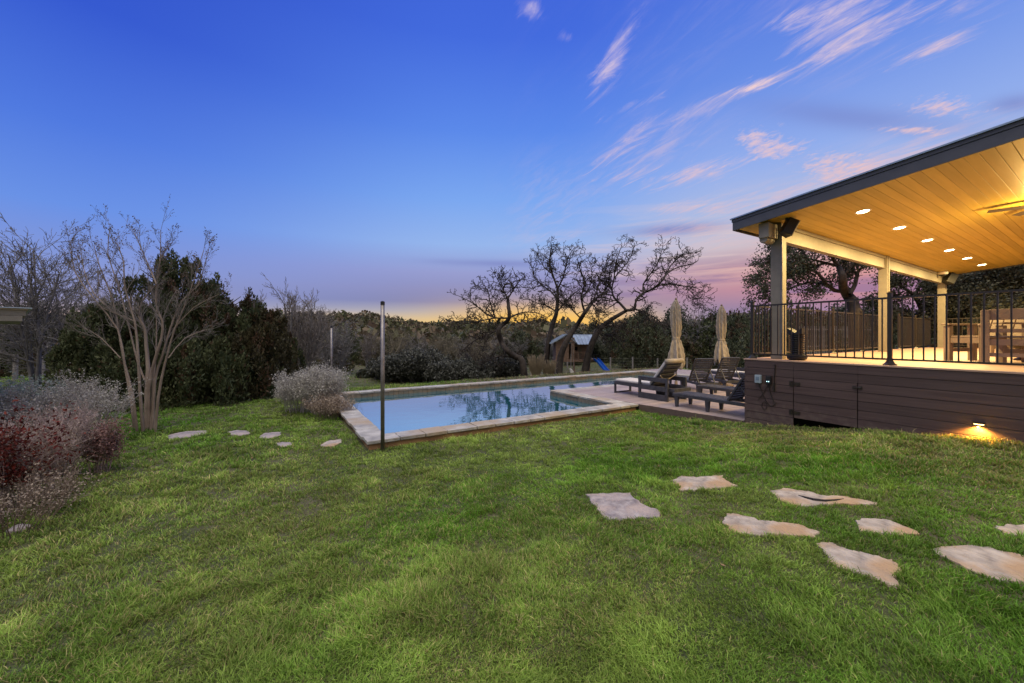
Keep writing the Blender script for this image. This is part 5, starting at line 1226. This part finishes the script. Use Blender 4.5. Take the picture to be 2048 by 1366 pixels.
faint = addup([pblob(1335, 245, 150, 16, 20), pblob(1270, 210, 70, 14, 25), pblob(1240, 300, 80, 16, 30), pblob(1345, 412, 80, 12, 8), pblob(1060, 18, 40, 22, -30), pblob(1134, 74, 22, 16, 0), pblob(1450, 195, 110, 16, 20), pblob(1560, 385, 150, 20, 12), pblob(1460, 418, 130, 14, 5), pblob(1250, 350, 90, 12, 12), pblob(1900, 30, 120, 20, 20)])
puffs = addup([pblob(1508, 275, 50, 28, 0), pblob(1665, 330, 75, 28, 5), pblob(1890, 215, 85, 26, 0), pblob(1830, 262, 90, 10, -3), pblob(1720, 350, 90, 20, 10), pblob(1560, 300, 60, 20, 10)])
dark = addup([pblob(1700, 235, 190, 26, -4), pblob(1340, 460, 110, 12, 4), pblob(2030, 205, 60, 18, 5), pblob(1000, 527, 120, 7, 0)])
sky = mixc(mth('MULTIPLY', mth('MULTIPLY', dark, mr(big, .30, .60, .5, 1)), .75, clamp=True), sky, srgb(112, 118, 186))
ccol = ramp(e01, [(0, (255, 170, 130)), (.25, (242, 190, 180)), (.42, (240, 200, 198)), (.6, (236, 208, 214)), (.8, (226, 208, 228))])
def ragged(nz, blobs, lo, hi_, k): return mr(mth('SUBTRACT', nz, mth('MULTIPLY', mth('SUBTRACT', 1.0, mth('MINIMUM', blobs, 1.0)), k)), lo, hi_)
fine = cnoise(22, 9, 2.1, 6, 5.5, .6, .6); wide = cnoise(3.4, 1.5, 2.1, 5, 9.5, .6, .5)
body = mth('ADD', ragged(fib, streak, .26, .70, .34), mth('MULTIPLY', ragged(fib, faint, .30, .78, .34), .55))
body = mth('MULTIPLY', body, mr(mth('ADD', streak, faint), .02, .25))
body = mth('ADD', mth('MULTIPLY', body, mr(fine, .25, .65, .45, 1)), mth('MULTIPLY', mth('MULTIPLY', ragged(puff, puffs, .28, .66, .36), mr(puffs, .02, .2)), .85))
sky = mixc(mth('MULTIPLY', body, .85, clamp=True), sky, ccol)
# thin veils of high cloud over the right half
veil = mth('MULTIPLY', mth('MULTIPLY', mr(mth('ADD', mth('MULTIPLY', fib, .6), mth('MULTIPLY', wide, .4)), .42, .66), mr(big, .36, .58)), mr(azr, -6, 24))
sky = mixc(mth('MULTIPLY', mth('MULTIPLY', veil, mr(el, 4, 14)), mr(el, 44, 24, .12, .50), clamp=True), sky, ccol)
# the eastern half of the sky, behind the house side: pale and even
rear = mr(mth('ABSOLUTE', azr), 75, 125); rearcol = ramp(mth('DIVIDE', el, 90, clamp=True), [(0, (170, 160, 165)), (.2, (176, 172, 185)), (1, (170, 180, 210))])
hi = mr(el, 42, 70)
sky = mixc(mth('MAXIMUM', rear, hi), sky, rearcol)
sky = mixc(mr(el, -3, -.5, 1, 0), sky, srgb(70, 68, 60))
L.new(sky, bg.inputs['Color']); bg.inputs['Strength'].default_value = 1.0
# the physical sky adds a little scattered light from the sun's side
ns = node('ShaderNodeTexSky'); ns.sky_type = 'NISHITA'; ns.sun_disc = False; ns.sun_elevation = R_(38); ns.sun_rotation = R_(215)
bg2 = node('ShaderNodeBackground'); L.new(ns.outputs[0], bg2.inputs[0]); bg2.inputs[1].default_value = 0.0
ad = node('ShaderNodeAddShader'); L.new(bg.outputs[0], ad.inputs[0]); L.new(bg2.outputs[0], ad.inputs[1]); L.new(ad.outputs[0], N['World Output'].inputs['Surface'])
W.cycles.sampling_method = 'MANUAL'; W.cycles.sample_map_resolution = 512
sun = bpy.data.lights.new('sun', 'SUN'); sun.energy = 2.5; sun.angle = R_(60); sun.color = (1, .90, .78)  # soft overhead fill added to brighten the lawn; the real one has set
so = bpy.data.objects.new('sun', sun); col.objects.link(so)
d_ = Vector((-.22, -.16, 1)); so.rotation_euler = d_.to_track_quat('Z', 'Y').to_euler()
# ------------------------------------------------------------------ render
scene.render.engine = 'CYCLES'; cy = scene.cycles; cy.use_denoising = True; cy.max_bounces = 6; cy.diffuse_bounces = 3; cy.glossy_bounces = 3; cy.transmission_bounces = 2; cy.transparent_max_bounces = 4
cy.use_adaptive_sampling = True; cy.adaptive_threshold = .02; cy.sample_clamp_indirect = 8; cy.caustics_reflective = False; cy.caustics_refractive = False
vs = scene.view_settings; scene.display_settings.display_device = 'sRGB'; vs.view_transform = 'Standard'; vs.look = 'None'; vs.exposure = 0; vs.gamma = 1
